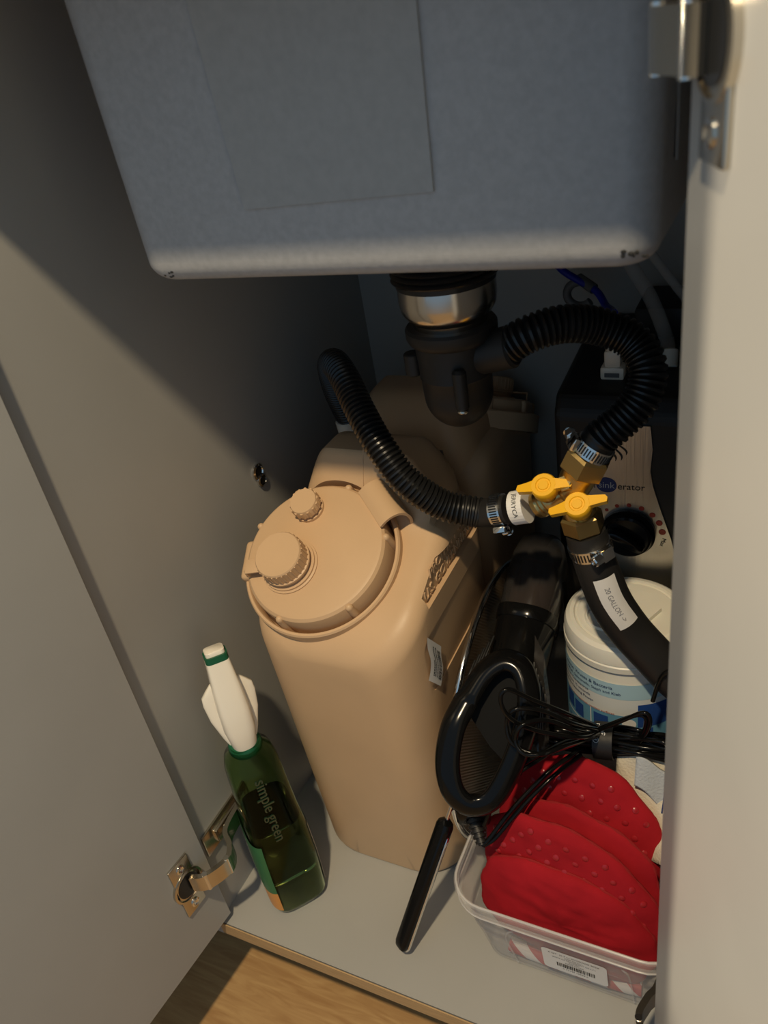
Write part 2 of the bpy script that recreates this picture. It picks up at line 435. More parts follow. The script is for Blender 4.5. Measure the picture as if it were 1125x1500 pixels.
LP = [(.2990, .2, .4145), (.2684, .2, .4056), (.2478, .203, .3985), (.2205, .196, .4070), (.1945, .189, .4310), (.1725, .196, .4560), (.1497, .213, .4790), (.1270, .236, .4970), (.1030, .263, .4990), (.0840, .286, .4830), (.0700, .310, .4480), (.0640, .330, .413)]
lh = thing('corrugated_hose', 'black ribbed hose arching over tan can, tagged with white label', 'hose', (.2, .22, .40))
P = catmull(LP, 24)
obj('ribbed_tube', corrugate(LP[2:], .0128), 'black', lh)
obj('cuff', sweep(catmull(LP[:4], 10)[8:26], .0118, 24), 'rubber', lh)
d_ = (V(LP[0]) - V(LP[1])).normalized()
clamp(lh, V(LP[1]) + d_ * -.002, d_, .0122, (.15, -.55, -.75), 'steel clamp with screw below')
lab = sweep([V(LP[1]) + d_ * t for t in (.0105, .014, .018, .0225)], .0134, 28, True)
lb = obj('tape_label', lab, 'white', lh, False, label='white tape label reading JERRYCA')
tn = V((-.05, -.62, .78)); tn = (tn - d_ * tn.dot(d_)).normalized(); ty = d_.cross(tn)
t = text2d('JERRYCA', .0052)
r_ = .0136; base = V(LP[1]) + d_ * .0165
vv = []
for p in t.v:
    a = (p.x + .003) / r_
    rad = tn * math.cos(a) - ty * math.sin(a) * -1
    vv.append(base - d_ * p.y * -1 + rad * (r_ + .0001))
t.v = vv
obj('lettering', t, 'print', lb, False)
# end fitting that drops into the rear can
e0 = V(LP[-1])
obj('white_collar', cyl(e0 + V((0, 0, -.004)), e0 + V((.001, .001, -.020)), .0138, 24, bev=.001), 'ivory', lh, label='white tape collar')
obj('barbed_end', lathe([(.0120, 0), (.0130, .003), (.0105, .006), (.0120, .014), (.0140, .018), (.0125, .024)], 24, e0 + V((.001, .001, -.020)), (0, 0, -1)), 'brass', lh, label='dull brass hose end')

RP = [(.281, .2, .541), (.2993, .204, .5505), (.3191, .215, .553), (.3402, .228, .5465), (.3620, .232, .5345), (.3740, .224, .5185), (.3715, .214, .5000), (.3580, .206, .4845), (.3465, .202, .4745), (.3395, .2, .463)]
rh = thing('drain_hose', 'black ribbed hose looping from drain trap down to brass valve', 'hose', (.34, .21, .5))
obj('ribbed_tube', corrugate(RP, .0132, ends=.012), 'black', rh)
d2 = (V(RP[-1]) - V(RP[-2])).normalized()
clamp(rh, V(RP[-1]) - d2 * .004, d2, .0134, (-.8, -.45, .1), 'steel clamp above the hex nut')

HP = [(.3338, .2, .3945), (.3362, .2, .3837), (.3424, .2, .3600), (.3515, .203, .3270), (.3650, .208, .2965), (.3835, .209, .2720), (.402, .209, .2500), (.424, .212, .230)]
th_ = thing('rubber_hose', 'smooth black rubber hose with white 20 gallon label', 'hose', (.36, .21, .3))
HPc = catmull(HP, 14)
obj('rubber_tube', sweep(HPc, lambda i: .0152 + .0022 * min(1, i / 50), 32), 'rubber', th_)
d3 = (V(HP[2]) - V(HP[1])).normalized()
clamp(th_, V(HP[1]) + d3 * .004, d3, .0157, (.75, -.55, .1), 'steel clamp below the lower nut')
# sticker wrapped on the hose
campos = V((.45875, -.30496, .75))
def hose_patch(P, i0, f, r):
    """maps (s along hose, a around) to a point"""
    L = [0]
    for a, b in zip(P, P[1:]): L.append(L[-1] + (b - a).length)
    def pt(s, a):
        i = 0
        while i < len(L) - 2 and L[i + 1] < s: i += 1
        p = P[i].lerp(P[i + 1], (s - L[i]) / (L[i + 1] - L[i])); t = (P[i + 1] - P[i]).normalized()
        n = V((.10, -.66, .74)); n = (n - t * n.dot(t)).normalized(); y = t.cross(n)
        return p + (n * math.cos(a) + y * math.sin(a)) * r
    return pt
pt = hose_patch(HPc, 0, None, .0176)
s0, s1 = .0345, .087
g = []
for i in range(13):
    g.append([pt(s0 + (s1 - s0) * i / 12, -.62 + 1.02 * j / 8) for j in range(9)])
st = obj('sticker', loft(g, False, False, False), 'white', th_, label='white label reading 20 GALLON ->')
t = text2d('20 GALLON ->', .0058, spacing=1.0); t.v = [hose_patch(HPc, 0, None, .0178)(s0 + .0270 + p.x, -.06 + p.y / -.0176) for p in t.v]
obj('lettering', t, 'greyprint', st, False)

# ------------------------------------------------------------------ brass Y valve
VC = V((.3255, .2, .4325))
vt = thing('brass_y_valve', 'brass Y shaped shut-off valve joining three black hoses', 'valve', VC)
up_d = (V(RP[-1]) - VC).normalized(); dn_d = (V(HP[0]) - VC).normalized(); lf_d = (V(LP[0]) - VC).normalized()
b = sphere(VC, .0125, 24, 14)
b.merge(cyl(VC, VC + up_d * .022, .0125, 28, .0142)); b.merge(lathe([(.0105, 0), (.0095, .012), (.0118, .016), (.0118, .021)], 28, VC, lf_d)); b.merge(lathe([(.0105, 0), (.0095, .012), (.0122, .017), (.0122, .026)], 28, VC, dn_d))
# flats and boss on top of the body
b.merge(hexprism(VC + V((-.002, -.009, .008)), VC + V((-.003, -.0128, .0112)), .0065))
obj('valve_body', b, 'brass', vt, ang=40)
obj('hex_nut', hexprism(VC + up_d * .016, VC + up_d * .034, .0175), 'brass', vt, ang=20, label='large upper hex nut')
obj('hex_nut', hexprism(VC + dn_d * .023, VC + dn_d * .0385, .0160), 'brass', vt, ang=20, label='lower hex nut')
obj('hose_barb', lathe([(.0108, 0), (.0112, .002), (.0102, .004), (.0112, .006), (.0102, .008), (.0112, .010), (.0104, .014)], 24, VC + lf_d * .020, lf_d), 'brass', vt)
def handle(c, ang, ln):
    n = V((-.02, -.60, .80)).normalized(); ux = V((1, 0, .0)); ux = (ux - n * ux.dot(n)).normalized(); uy = n.cross(ux)
    x = ux * math.cos(ang) + uy * math.sin(ang); y = n.cross(x)
    m3 = Matrix((x, y, n)).transposed()
    out = []
    for i in range(9):                                         # right wing
        t_ = i / 8; out.append((.007 + (ln - .007) * t_, -(.0045 - .0022 * t_ + (.0008 * t_ * t_))))
    out.append((ln + .0012, 0))
    for i in range(9):
        t_ = 1 - i / 8; out.append((.007 + (ln - .007) * t_, (.0045 - .0022 * t_)))
    b = MB()
    for s in (1, -1):
        pts = [c + x * (px * s) + y * (py * s) + n * (.0050 - .0035 * max(0, px - .008) / ln * 1.2) for px, py in out]
        b.merge(poly_prism(pts, n * .0055))
    b.merge(lathe([(.0090, 0), (.0098, .001), (.0098, .009), (.0088, .0105), (.0058, .0105), (.0052, .0097), (.0040, .0097), (.0036, .0105), (.0003, .0105)], 32, c, n))
    obj('lever_handle', b, 'yellow', vt, ang=40, label='yellow butterfly handle')
    obj('handle_stem', cyl(c - n * .010, c + n * .002, .0072, 20), 'brass', vt)
c1 = VC + lf_d * .0205 + V((0, -.011, .014)); c2 = VC + dn_d * .0155 + V((.0045, -.013, .0055))
handle(c1, math.radians(13), .0195); handle(c2, math.radians(22), .0205)

# ------------------------------------------------------------------ jerrycans
def can_section(y, Y0=.118, Y1=.300, XC=.1345):
    zp = .320 + (min(y, .212) - Y0) * math.tan(math.radians(30))          # sloping deck
    if y > .255: zp -= .016 * ((y - .255) / (Y1 - .255)) ** 2
    t_ = max(0, min(1, (y - .208) / .024)); t_ = t_ * t_ * (3 - 2 * t_)
    q_ = max(0, (y - .262) / (Y1 - .262))
    hump = .057 * t_ * (1 - .55 * q_ ** 2)
    inset = 0; R = .040
    if y < Y0 + R: inset = R - math.sqrt(max(0, R * R - (Y0 + R - y) ** 2))
    R2 = .030
    if y > Y1 - R2: inset = R2 - math.sqrt(max(0, R2 * R2 - (y - Y1 + R2) ** 2))
    def hw(z): return .0785 + .0015 * max(0, min(1, z / .30)) - inset
    zf = zp - .62 * inset
    rx, rz = .017, .017
    NB, NC, NS, NT, NP = 6, 5, 12, 8, 22; rb = .008
    r = []; w0 = hw(0)
    for i in range(NB): r.append(((w0 - rb) * i / NB, .0015))
    for i in range(NC):
        a = PI / 2 * i / NC; r.append((w0 - rb + rb * math.sin(a), .0015 + rb * (1 - math.cos(a))))
    zs = zf - rz
    for i in range(NS):
        z = .0015 + rb + (zs - .0015 - rb) * i / NS; r.append((hw(z), z))
    wt = hw(zs)
    for i in range(NT):
        a = PI / 2 * i / NT; r.append((wt - rx + rx * math.cos(a), zs + rz * math.sin(a)))
    for i in range(NP + 1):
        x = (wt - rx) * (1 - i / NP); f = max(0, min(1, (.080 - x) / .042)); f = f * f * (3 - 2 * f)
        r.append((x, zf + hump * f))
    right = [V((XC + x, y, z)) for x, z in r]; left = [V((XC - x, y, z)) for x, z in reversed(r[1:-1])]
    out = right + left
    for p in out: p.y -= .018 * min(1, p.z / .32) * max(0, min(1, (.225 - y) / .10))       # draft of the front face
    return out
def can_body():
    ys = [.118 + .042 * (1 - math.cos(PI / 2 * i / 10)) for i in range(10)]
    ys += [.160 + .052 * i / 8 for i in range(8)] + [.212 + .022 * i / 10 for i in range(10)] + [.234 + .036 * i / 5 for i in range(5)]
    ys += [.270 + .030 * math.sin(PI / 2 * i / 8) for i in range(9)]
    S = [can_section(y) for y in ys]
    def shrink(r, k):
        c = sum(r, V((0, 0, 0))) / len(r); return [c + (q - c) * k for q in r]
    return loft([shrink(S[0], k) for k in (.03, .3, .6, .85)] + S + [shrink(S[-1], k) for k in (.8, .4, .03)])
th30 = math.radians(30)
CN = V((0, -math.sin(th30), math.cos(th30))); CX = V((1, 0, 0)); CY = CN.cross(CX)
CC = V((.1105, .1575, .3725))           # centre of the cap's top face
def cp(x, y, z=0): return CC + CX * x + CY * y + CN * z
def jerrycan(dy, dx, label, front):
    t = thing('jerrycan', label, 'jerrycan', (.1345 + dx, .21 + dy, 0))
    piv = V((.1345, .209, 0)); turn = Matrix.Translation(piv) @ Matrix.Rotation(0 if front else PI, 4, 'Z') @ Matrix.Translation(-piv)
    mv = lambda b: b.xf(Matrix.Translation((dx, dy, 0)) @ turn)
    body = obj('can_body', mv(can_body()), 'tan', t, ang=40)
    if front:
        # recessed panels on the broad right side
        b = poly_prism([(.2095, y, z) for y, z in ((.153, .331), (.153, .345), (.166, .358), (.310, .361), (.310, .332))], (.02, 0, 0))
        for_cut = obj('cut', b, 'tan', None); boolean(body, for_cut)
        pts = [(.146 - .014 * math.sin(a), .278 + .030 * math.cos(a)) for a in [PI * i / 12 for i in range(13)]]
        b = poly_prism([(.2131, y, z) for y, z in pts] + [(.2131, .31, .248), (.2131, .31, .308)], (.02, 0, 0))
        boolean(body, obj('cut', b, 'tan', None))
        for s, z, y0, sz in (('PROPERTY OF', .3520, .172, .0135), ('U.S. GOVERNMENT', .3382, .157, .0135)):
            tx = text2d(s, sz, 'LEFT', .0008)
            place(tx, (.2100, y0, z), (0, 1, .01), (0, 0, 1), (1, 0, 0))
            obj('raised_lettering', tx, 'tan', t, False)
    sm = sweep([V((.1345, y, z)) for y, z in ((.2110, .386), (.2170, .399), (.2220, .411), (.2270, .4245), (.233, .434), (.245, .438))], .0009, 8)
    obj('mould_seam', mv(sm), 'tan', t)
    # neck + strap ring + cap
    boolean(body, obj("cut", mv(lathe([(.0705, -.034), (.0705, .03)], 96, CC, CN)), 'tan', None))
    ring = lathe([(.0692, -.034), (.0692, -.0160), (.0702, -.0145), (.0722, -.0145), (.0735, -.0160), (.0735, -.034)], 96, CC, CN, cap=False)
    stp = obj('cap_strap', mv(ring), 'tan', t)
    # wide hinge tab curling from the strap up over the cap rim (upper right)
    a = math.radians(46); rd = CX * math.cos(a) + CY * math.sin(a); tg = -CX * math.sin(a) + CY * math.cos(a)
    prof = [(.060, .002), (.066, .0045), (.072, .0050), (.078, .0030), (.0825, -.002), (.0845, -.010), (.0835, -.020), (.079, -.030), (.0725, -.036)]
    rings = []
    pr = catmull([V((x, y, 0)) for x, y in prof], 4)
    for i, p in enumerate(pr):
        tt = (pr[min(i + 1, len(pr) - 1)] - pr[max(i - 1, 0)]).normalized(); nn = V((-tt.y, tt.x, 0)) * .0013
        hw_ = .0215 - .006 * max(0, i / len(pr) - .55)
        rings.append([CC + rd * (p + nn * s).x + CN * (p + nn * s).y + tg * (hw_ * q) for s, q in ((1, 1), (1, -1), (-1, -1), (-1, 1))])
    obj('strap_tab', mv(loft(rings)), 'tan', stp, ang=40)
    # left grip ear and rear strap end
    for an, hw2 in (((math.radians(192), .019),) if front else ()):
        rd = CX * math.cos(an) + CY * math.sin(an); tg = -CX * math.sin(an) + CY * math.cos(an)
        m3 = Matrix((rd, tg, CN)).transposed().to_4x4()
        obj('grip_ear', mv(box(CC + rd * .066 + CN * -.020, (.016, hw2 * 2, .024), m3, .004, 3)), 'tan', stp)
    R = .0655
    cap = lathe([(R - .003, -.0335), (R, -.0325), (R, -.0065), (R - .0008, -.003), (R - .003, -.0008), (R - .006, 0), (.002, 0.0002)], 96, CC, CN)
    co = obj('cap', mv(cap), 'tan', t, ang=30)
    for an in (20, 80, 125, 165, 205, 260, 318):
        a = math.radians(an); rd = CX * math.cos(a) + CY * math.sin(a)
        b = cyl(CC + rd * (R - .0005) + CN * -.004, CC + rd * (R + .0005) + CN * -.033, .0034, 12, .0042); b.merge(sphere(CC + rd * (R - .0005) + CN * -.004, .0034, 12, 8))
        obj('cap_lug', mv(b), 'tan', co)
    # spout cap
    q = cp(-.0165, -.0175)
    sp = lathe([(.0285, 0), (.0285, .0015), (.0265, .002), (.0265, .004), (.0228, .0045), (.0228, .0080), (.0248, .0085), (.0248, .0105), (.0232, .0110)] + [(.0232, .024), (.0222, .0252), (.0005, .0253)], 48, q, CN); sp.v = [q + CX * ((p_ - q).dot(CX) * .91) + CY * ((p_ - q).dot(CY) * .91) + CN * (p_ - q).dot(CN) for p_ in sp.v]
    so = obj('spout_cap', mv(sp), 'tan', co, ang=30)
    b = MB()
    for k in range(30):
        a = 2 * PI * k / 30; rd = CX * math.cos(a) + CY * math.sin(a); b.merge(cyl(q + rd * .0212 + CN * .0115, q + rd * .0212 + CN * .0235, .0008, 6))
    an = math.radians(196); rd = CX * math.cos(an) + CY * math.sin(an); tg = CN.cross(rd)
    m3 = Matrix((rd, tg, CN)).transposed().to_4x4()
    b.merge(box(q + rd * .0300 + CN * .0095, (.016, .0135, .002), m3, .0006)); b.merge(box(q + rd * .0375 + CN * .006, (.0016, .0135, .008), m3, .0004))
    obj('spout_tab', mv(b), 'tan', co, ang=30)
    # vent cap
    q = cp(-.017, .038)
    vc = lathe([(.0135, 0), (.0135, .003), (.0112, .0035), (.0112, .006), (.0128, .0065), (.0128, .0145), (.0120, .0160), (.0005, .0162)], 40, q, CN)
    b = MB()
    for k in range(14):
        a = 2 * PI * k / 14; rd = CX * math.cos(a) + CY * math.sin(a); b.merge(cyl(q + rd * .0124 + CN * .0068, q + rd * .0124 + CN * .0148, .0015, 8))
    obj('vent_cap', mv(vc.merge(b)), 'tan', co, ang=30)
    return t, body
jc, jbody = jerrycan(0, 0, 'front tan jerrycan in the light, with round cap and barcode sticker', True)
jc2, _ = jerrycan(.203, -.010, 'rear jerrycan in shadow behind the front one', False)
for o_ in (jc, jc2): o_['group'] = 'tan jerrycans'
# barcode sticker on the front can's rounded front-right corner, partly peeling
def sticker_pt(u, v):   # u across 0..1, v up 0..1
    c = [(.1315, .271), (.1480, .249), (.1420, .312), (.1640, .283)]
    y = (c[0][0] * (1 - u) + c[1][0] * u) * (1 - v) + (c[2][0] * (1 - u) + c[3][0] * u) * v
    z = (c[0][1] * (1 - u) + c[1][1] * u) * (1 - v) + (c[2][1] * (1 - u) + c[3][1] * u) * v
    y += .003 * math.sin(v * 5.5)
    R = .040; ys = y + .018 * min(1, z / .32) * max(0, min(1, (.225 - y) / .10))
    inset = R - math.sqrt(max(0, R * R - (.118 + R - ys) ** 2)) if ys < .158 else 0
    return V((.1345 + .080 - inset + .0012 + .0025 * math.sin(v * 3.0) * .5 + .004 * max(0, .25 - v), y, z))
g = [[sticker_pt(i / 10, j / 14) for j in range(15)] for i in range(11)]
st = obj('barcode_sticker', loft(g, False, False, False), 'white', jc, label='white barcode sticker')
b = MB(); v_ = .10
def uvq(u0, u1, v0, v1, f, lift=.0003):
    n = (f(u0 + .02, v0) - f(u0, v0)).cross(f(u0, v0 + .02) - f(u0, v0)).normalized() * lift
    us = [u0 + (u1 - u0) * i / 4 for i in range(5)]; vs = [v0 + (v1 - v0) * i / 4 for i in range(5)]
    return loft([[f(u, v) + n for v in vs] for u in us], False, False, False)
while v_ < .86:
    h = random.choice((.008, .012, .02)); b.merge(uvq(.66, .90, v_, v_ + h, sticker_pt)); v_ += h + random.choice((.008, .012, .018))
for u in (.52, .36, .24):
    v_ = .12
    while v_ < (.86 if u > .3 else .5):
        h = random.uniform(.02, .05); b.merge(uvq(u, u + .06, v_, v_ + h, sticker_pt)); v_ += h + .012
obj('barcode', b, 'print', st, False)
# clear tag on the rear can
obj('tag', poly_prism([V((.150, .3120, .388)), V((.171, .3120, .389)), V((.172, .3120, .377)), V((.151, .3120, .376))], (0, .003, 0)), 'greyp', jc2, False, label='small grey tag')

# ------------------------------------------------------------------ water heater
FY = .331
ht = thing('hot_water_heater', 'black hot water dispenser tank with brushed steel control panel', 'water heater', (.352, .42, .15))
x0, x1 = .2755, .4345
pr = [(FY, .150), (FY, .425), (FY + .012, .442), (.455, .452), (.5158, .452), (.5158, .150)]
bd = poly_prism([V((x0, y, z)) for y, z in pr], (x1 - x0, 0, 0))
# bevel the front-left top corner
hb = obj('housing', bd, 'blackm', ht, False)
md = hb.modifiers.new('b', 'BEVEL'); md.width = .006; md.segments = 3
obj('top_block', box((.377, .482, .464), (.105, .066, .032), None, .004), 'blackm', ht)
pl = [(.3066, .4175), (.3600, .4190), (.3612, .408), (.3622, .396), (.3612, .384), (.3608, .374), (.3630, .360), (.3685, .341), (.3745, .322), (.3800, .305), (.3850, .283), (.3865, .262), (.386, .240),
      (.300, .240), (.295, .262), (.2905, .285), (.290, .305), (.291, .325), (.2935, .345), (.2965, .365), (.2990, .385), (.3020, .402)]
pp = obj('control_panel', poly_prism([V((x, FY + .0002, z)) for x, z in pl], (0, -.0022, 0)), 'brushed', ht, False, label='brushed steel control panel')
PY = FY - .0021
ell = MB().add([V((.3225 + .0092 * math.cos(a), PY - .0001, .3573 + .0080 * math.sin(a))) for a in [2 * PI * i / 40 for i in range(40)]], [tuple(range(40))])
obj('logo_oval', ell, 'navy', pp, False)
XA, ZA = V((1, 0, .03)), V((0, 0, 1))
obj('lettering', place(text2d('sink', .0092), (.3225, PY - .0003, .3570), XA, ZA), 'greyletter', pp, False)
obj('lettering', place(text2d('erator', .0094, 'LEFT'), (.3322, PY - .0002, .3566), XA, ZA), 'print', pp, False)
obj('lettering', place(text2d('in', .0094, 'RIGHT'), (.3128, PY - .0002, .3560), XA, ZA), 'print', pp, False)
b = MB()
for cx, cz, sz in ((.3268, .3915, .0085), (.3318, .3940, .0100), (.3360, .3975, .0078)):
    L_, R_ = [], []
    for i in range(13):
        t_ = i / 12 * 2 - 1; wv = .0026 * math.sin(t_ * PI * .9); wd = .0011 * (1 - t_ * t_) + .0002
        L_.append(V((cx - wv - wd + .003 * -t_, PY - .0002, cz + sz * t_))); R_.append(V((cx - wv + wd + .003 * -t_, PY - .0002, cz + sz * t_)))
    b.merge(loft([L_, R_], False, False, False))
obj('steam_mark', b, 'print', pp, False)
KC = V((.3425, PY, .3090))
for i, (an, r) in enumerate(((152, .0015), (132, .0017), (111, .0019), (90, .0021), (68, .0024), (46, .0027), (26, .0030), (6, .0032))):
    a = math.radians(an)
    obj('indicator_dot', lathe([(r, 0), (r * .8, .0003), (.0001, .0003)], 20, KC + V((.0305 * math.cos(a) * .98, -.0001, .0285 * math.sin(a))), (0, -1, 0)), 'redprint', pp, False)
obj('lettering', place(text2d('Max', .0055), KC + V((.0305, -.0002, -.0085)), V((-.25, 0, -1)).normalized(), V((1, 0, -.25)).normalized()), 'print', pp, False)
kn = lathe([(.0245, 0), (.0245, .0045), (.0225, .007), (.0215, .0105), (.0195, .012), (.0005, .0122)], 56, KC, (0, -1, 0))
ko = obj('dial', kn, 'gloss', ht, ang=30, label='round black temperature dial')
rr = math.radians(-28); kx = V((math.cos(rr), 0, math.sin(rr))); kz = V((-math.sin(rr), 0, math.cos(rr)))
m3 = Matrix((kx, V((0, 1, 0)), kz)).transposed().to_4x4()
b = loft([[KC + V((0, -h, 0)) + kx * (.0185 * s_ * math.cos(a)) + kz * (.0072 * q_ * math.sin(a)) for a in [2 * PI * i / 32 for i in range(32)]] for h, s_, q_ in ((.011, 1, 1), (.018, .98, .9), (.0205, .93, .7), (.0212, .8, .4))])
obj('dial_grip', b, 'gloss', ko, ang=40)
# fittings on top
cx, cy, cz = .3205, .374, .4445
b = box((cx, cy, cz + .005), (.021, .016, .012), None, .002); b.merge(box((cx, cy, cz + .018), (.015, .014, .016), None, .003)); b.merge(cyl((cx, cy, cz + .020), (cx, cy, cz + .034), .0065, 20, bev=.001)); b.merge(lathe([(.007, 0), (.0078, .001), (.0078, .004), (.007, .005)], 20, (cx, cy, cz + .026)))
wc = obj('white_connector', b, 'ivory', ht, ang=30, label='small white push-fit connector')
obj('connector_slot', box((cx, cy - .0079, cz + .004), (.013, .001, .004)), 'greyp', wc, False)
obj('brass_stub', cyl((cx, cy, cz + .033), (cx, cy, cz + .046), .0048, 16), 'brass', ht)

bt = thing('blue_tube', 'thin blue water tube curving behind the ribbed hose', 'tube', (.28, .45, .49))
BP = [(.240, .478, .52), (.254, .470, .510), (.270, .465, .502), (.288, .458, .4935), (.299, .446, .484), (.309, .425, .4865), (.3145, .407, .4905)]
obj('blue_hose', sweep(catmull(BP, 10), .0036, 14), 'blue', bt)
b = sweep(catmull([V((.268, .478, .486)) + V((.013 * math.cos(a), -.004, .012 * math.sin(a))) for a in [math.radians(40 + 280 * i / 16) for i in range(17)]], 3), .0042, 12)
b.merge(cyl((.268, .470, .503), (.285, .460, .4955), .0052, 16))
obj('pipe_clip', b, 'greyp', bt, label='grey ring clip')
ct = thing('vent_tube', 'wider translucent tube dropping to the heater top', 'tube', (.36, .43, .45))
obj('tubing', sweep(catmull([(.310, .46, .539), (.3225, .45, .518), (.341, .44, .492), (.3560, .425, .4645), (.3640, .398, .4560)], 12), .0066, 20), 'tube', ct)
obj('end_cap', cyl((.3640, .400, .4600), (.3650, .392, .4460), .0076, 20, bev=.001), 'milk', ct, label='milky end sleeve')
ct2 = thing('overflow_tube', 'thinner translucent tube slanting beside the open right door', 'tube', (.36, .475, .49))
obj('tubing', sweep(catmull([(.320, .46, .558), (.338, .452, .531), (.359, .444, .506), (.380, .437, .483), (.397, .432, .468)], 10), .0042, 16), 'tube', ct2)

# ------------------------------------------------------------------ wipes canister
KX, KY, KR = .3525, .266, .0555
KD = .018   # the whole canister is this much taller
kt = thing('wipes_canister', 'white wipes canister with blue label below the brass valve', 'canister', (KX, KY, 0))
obj('tub_body', lathe([(.050, .001), (.0535, .003), (.0535, .012), (.0545, .020), (.0545, .212 + KD), (.0535, .216 + KD), (.0535, .226 + KD)], 72, (KX, KY, 0)), 'milk', kt)
lid = [(.0555, .2225), (.0560, .2235), (.0560, .2290), (.0549, .2300), (.0555, .2312), (.0552, .240), (.0535, .245), (.0500, .2475), (.0465, .2478), (.0455, .2455), (.0440, .2450), (.0425, .2462), (.0300, .2466), (.0005, .2468)]
lo = obj('lid', lathe(lid, 72, (KX, KY, KD)), 'milk', kt, ang=25, label='milky snap-on lid')
fl = [V((KX + .030 * x, KY + .010 + .030 * y, .2465 + KD)) for x, y in ((.05, -.9), (.65, -.75), (.95, -.1), (.75, .55), (.2, .6), (-.05, 0))]
obj('lid_flap', poly_prism(fl, (0, 0, .0045)), 'milk', lo, ang=30)
obj('lid_spout', lathe([(.021, .2467), (.020, .2490), (.0185, .2490), (.0175, .2470)], 40, (KX - .014, KY - .010, KD)), 'milk', lo)
def cpt(r):
    def f(u, z):     # u in metres along the circumference, 0 = facing -y
        a = -PI / 2 + u / KR; return V((KX + r * math.cos(a), KY + r * math.sin(a), z + KD + .020))
    return f
def cpatch(u0, u1, z0, z1, r, n=None, slope=0):
    f = cpt(r); n = n or max(1, int(abs(u1 - u0) / .004))
    return loft([[f(u0 + (u1 - u0) * i / n, z0 + slope * (u0 + (u1 - u0) * i / n)), f(u0 + (u1 - u0) * i / n, z1 + slope * (u0 + (u1 - u0) * i / n))] for i in range(n + 1)], False, False, False)
RL = .0551
kl = obj('label', cpatch(-.075, .075, .024, .190, RL), 'lblwhite', kt, label='blue and white printed label')
obj('blue_band', cpatch(-.075, .075, .172, .190, RL + .0002), 'lblblue', kl)
b = cpatch(.020, .075, .138, .166, RL + .0003)
obj('dark_blue_panel', b, 'lbldark', kl)
obj('picture_band', cpatch(-.075, .075, .110, .152, RL + .0002), 'lblmid', kl)
b = MB()
for u0, u1, z0, z1 in ((-.058, -.046, .106, .124), (-.044, -.032, .104, .121), (-.020, -.006, .105, .122), (.006, .018, .094, .106), (-.056, -.030, .090, .093), (.022, .034, .098, .110)): b.merge(cpatch(u0, u1, z0 + .026, z1 + .026, RL + .0004))
obj('picture_square', b, 'lbldark', kl)
b = MB()
for u0, u1, z0, z1 in ((-.0235, -.0225, .086, .126), (-.058, .018, .1005, .1018), (-.058, -.024, .0865, .0875), (-.018, .002, .093, .0955), (-.016, -.012, .087, .092), (-.006, -.002, .087, .092)): b.merge(cpatch(u0, u1, z0 + .026, z1 + .026, RL + .0005))
f = cpt(RL + .0006)
b.add([f(.0125 + .0062 * math.cos(a), .1425 + .0062 * math.sin(a)) for a in [2 * PI * i / 24 for i in range(24)]], [tuple(range(24))])
obj('picture_line', b, 'whiteprint', kl)
def ctext(s, size, u, z, m, align='LEFT'):
    t = text2d(s, size, align); f = cpt(RL + .0007); t.v = [f(u + p.x, z + p.y) for p in t.v]; obj('lettering', t, m, kl, False)
ctext('of Common Viruses & Bacteria', .0054, -.070, .1845, 'navy')
ctext('E. coli, MRSA, Salmonella, Staph and Kleb', .0045, -.070, .1785, 'navy')
ctext('Kills Human Coronavirus', .0044, -.070, .1727, 'navy')
ctext('Virus Killing in 15 seconds', .0044, -.070, .1672, 'navy')
ctext('followed by Cleaning Power', .0044, -.070, .1617, 'navy')
ctext('on hard nonporous contact surfaces', .0038, -.056, .1535, 'redprint')
b = MB()
for i in range(12):
    z = .104 - i * .0046; b.merge(cpatch(-.062, -.040 + .004 * ((i * 7) % 3), z, z + .0012, RL + .0004))
obj('small_print', b, 'greyprint', kl)

# ------------------------------------------------------------------ splatter screen (on edge between can and vacuum)
ss = thing('splatter_screen', 'mesh splatter screen on edge beside the front jerrycan, handle pointing forward', 'splatter screen', (.236, .245, .002))
SCy, SCz, SR = .247, .145, .139
circ = [V((.2310, SCy + SR * math.cos(a), SCz + SR * math.sin(a))) for a in [2 * PI * i / 96 for i in range(96)]]
obj('rim', sweep(circ, .0034, 12, closed=True), 'chrome', ss, label='chrome wire rim')
obj('screen_mesh', MB().add([V((.2315, SCy + (SR - .001) * math.cos(2 * PI * i / 64), SCz + (SR - .001) * math.sin(2 * PI * i / 64))) for i in range(64)], [tuple(range(64))]), 'mesh', ss, False, label='fine steel mesh')
h0, h1 = V((.2345, .1055, .1585)), V((.1905, .0345, .0105))
hd = (h1 - h0).normalized()
obj('bracket', sweep([h0 + V((.001, .004, .040)), h0 + V((0, .003, .02)), h0, h0 + hd * .03, h0 + hd * .06], .0019, 10).merge(sweep([h0, h0 + V((.003, .006, -.012)), h0 + V((.005, .014, -.022))], .0017, 10)), 'chrome', ss, label='chrome wire bracket')
hx = V((1, -.6, 0)); hx = (hx - hd * hx.dot(hd)).normalized(); hn = hd.cross(hx)
def handle_part(s0, s1, w_, tk, lift):
    rings = []; N = 40; L = (h1 - h0).length
    for i in range(N + 1):
        s = s0 + (s1 - s0) * i / N; e = min(s - s0, s1 - s); k_ = math.sqrt(max(0, 1 - (1 - min(1, e / w_)) ** 2)) if e < w_ else 1
        k_ = max(k_, .05); c = h0 + hd * s + hn * lift
        rings.append([c + hx * (w_ * k_ * math.copysign(abs(math.cos(a)) ** .6, math.cos(a))) + hn * (tk * (.4 + .6 * k_) * math.copysign(abs(math.sin(a)) ** .6, math.sin(a))) for a in [2 * PI * j / 24 for j in range(24)]])
    return loft(rings)
Lh = (h1 - h0).length
hd_o = obj('handle', handle_part(.022, Lh, .0078, .0062, 0), 'gloss', ss, label='glossy black handle')
rim_pts = []
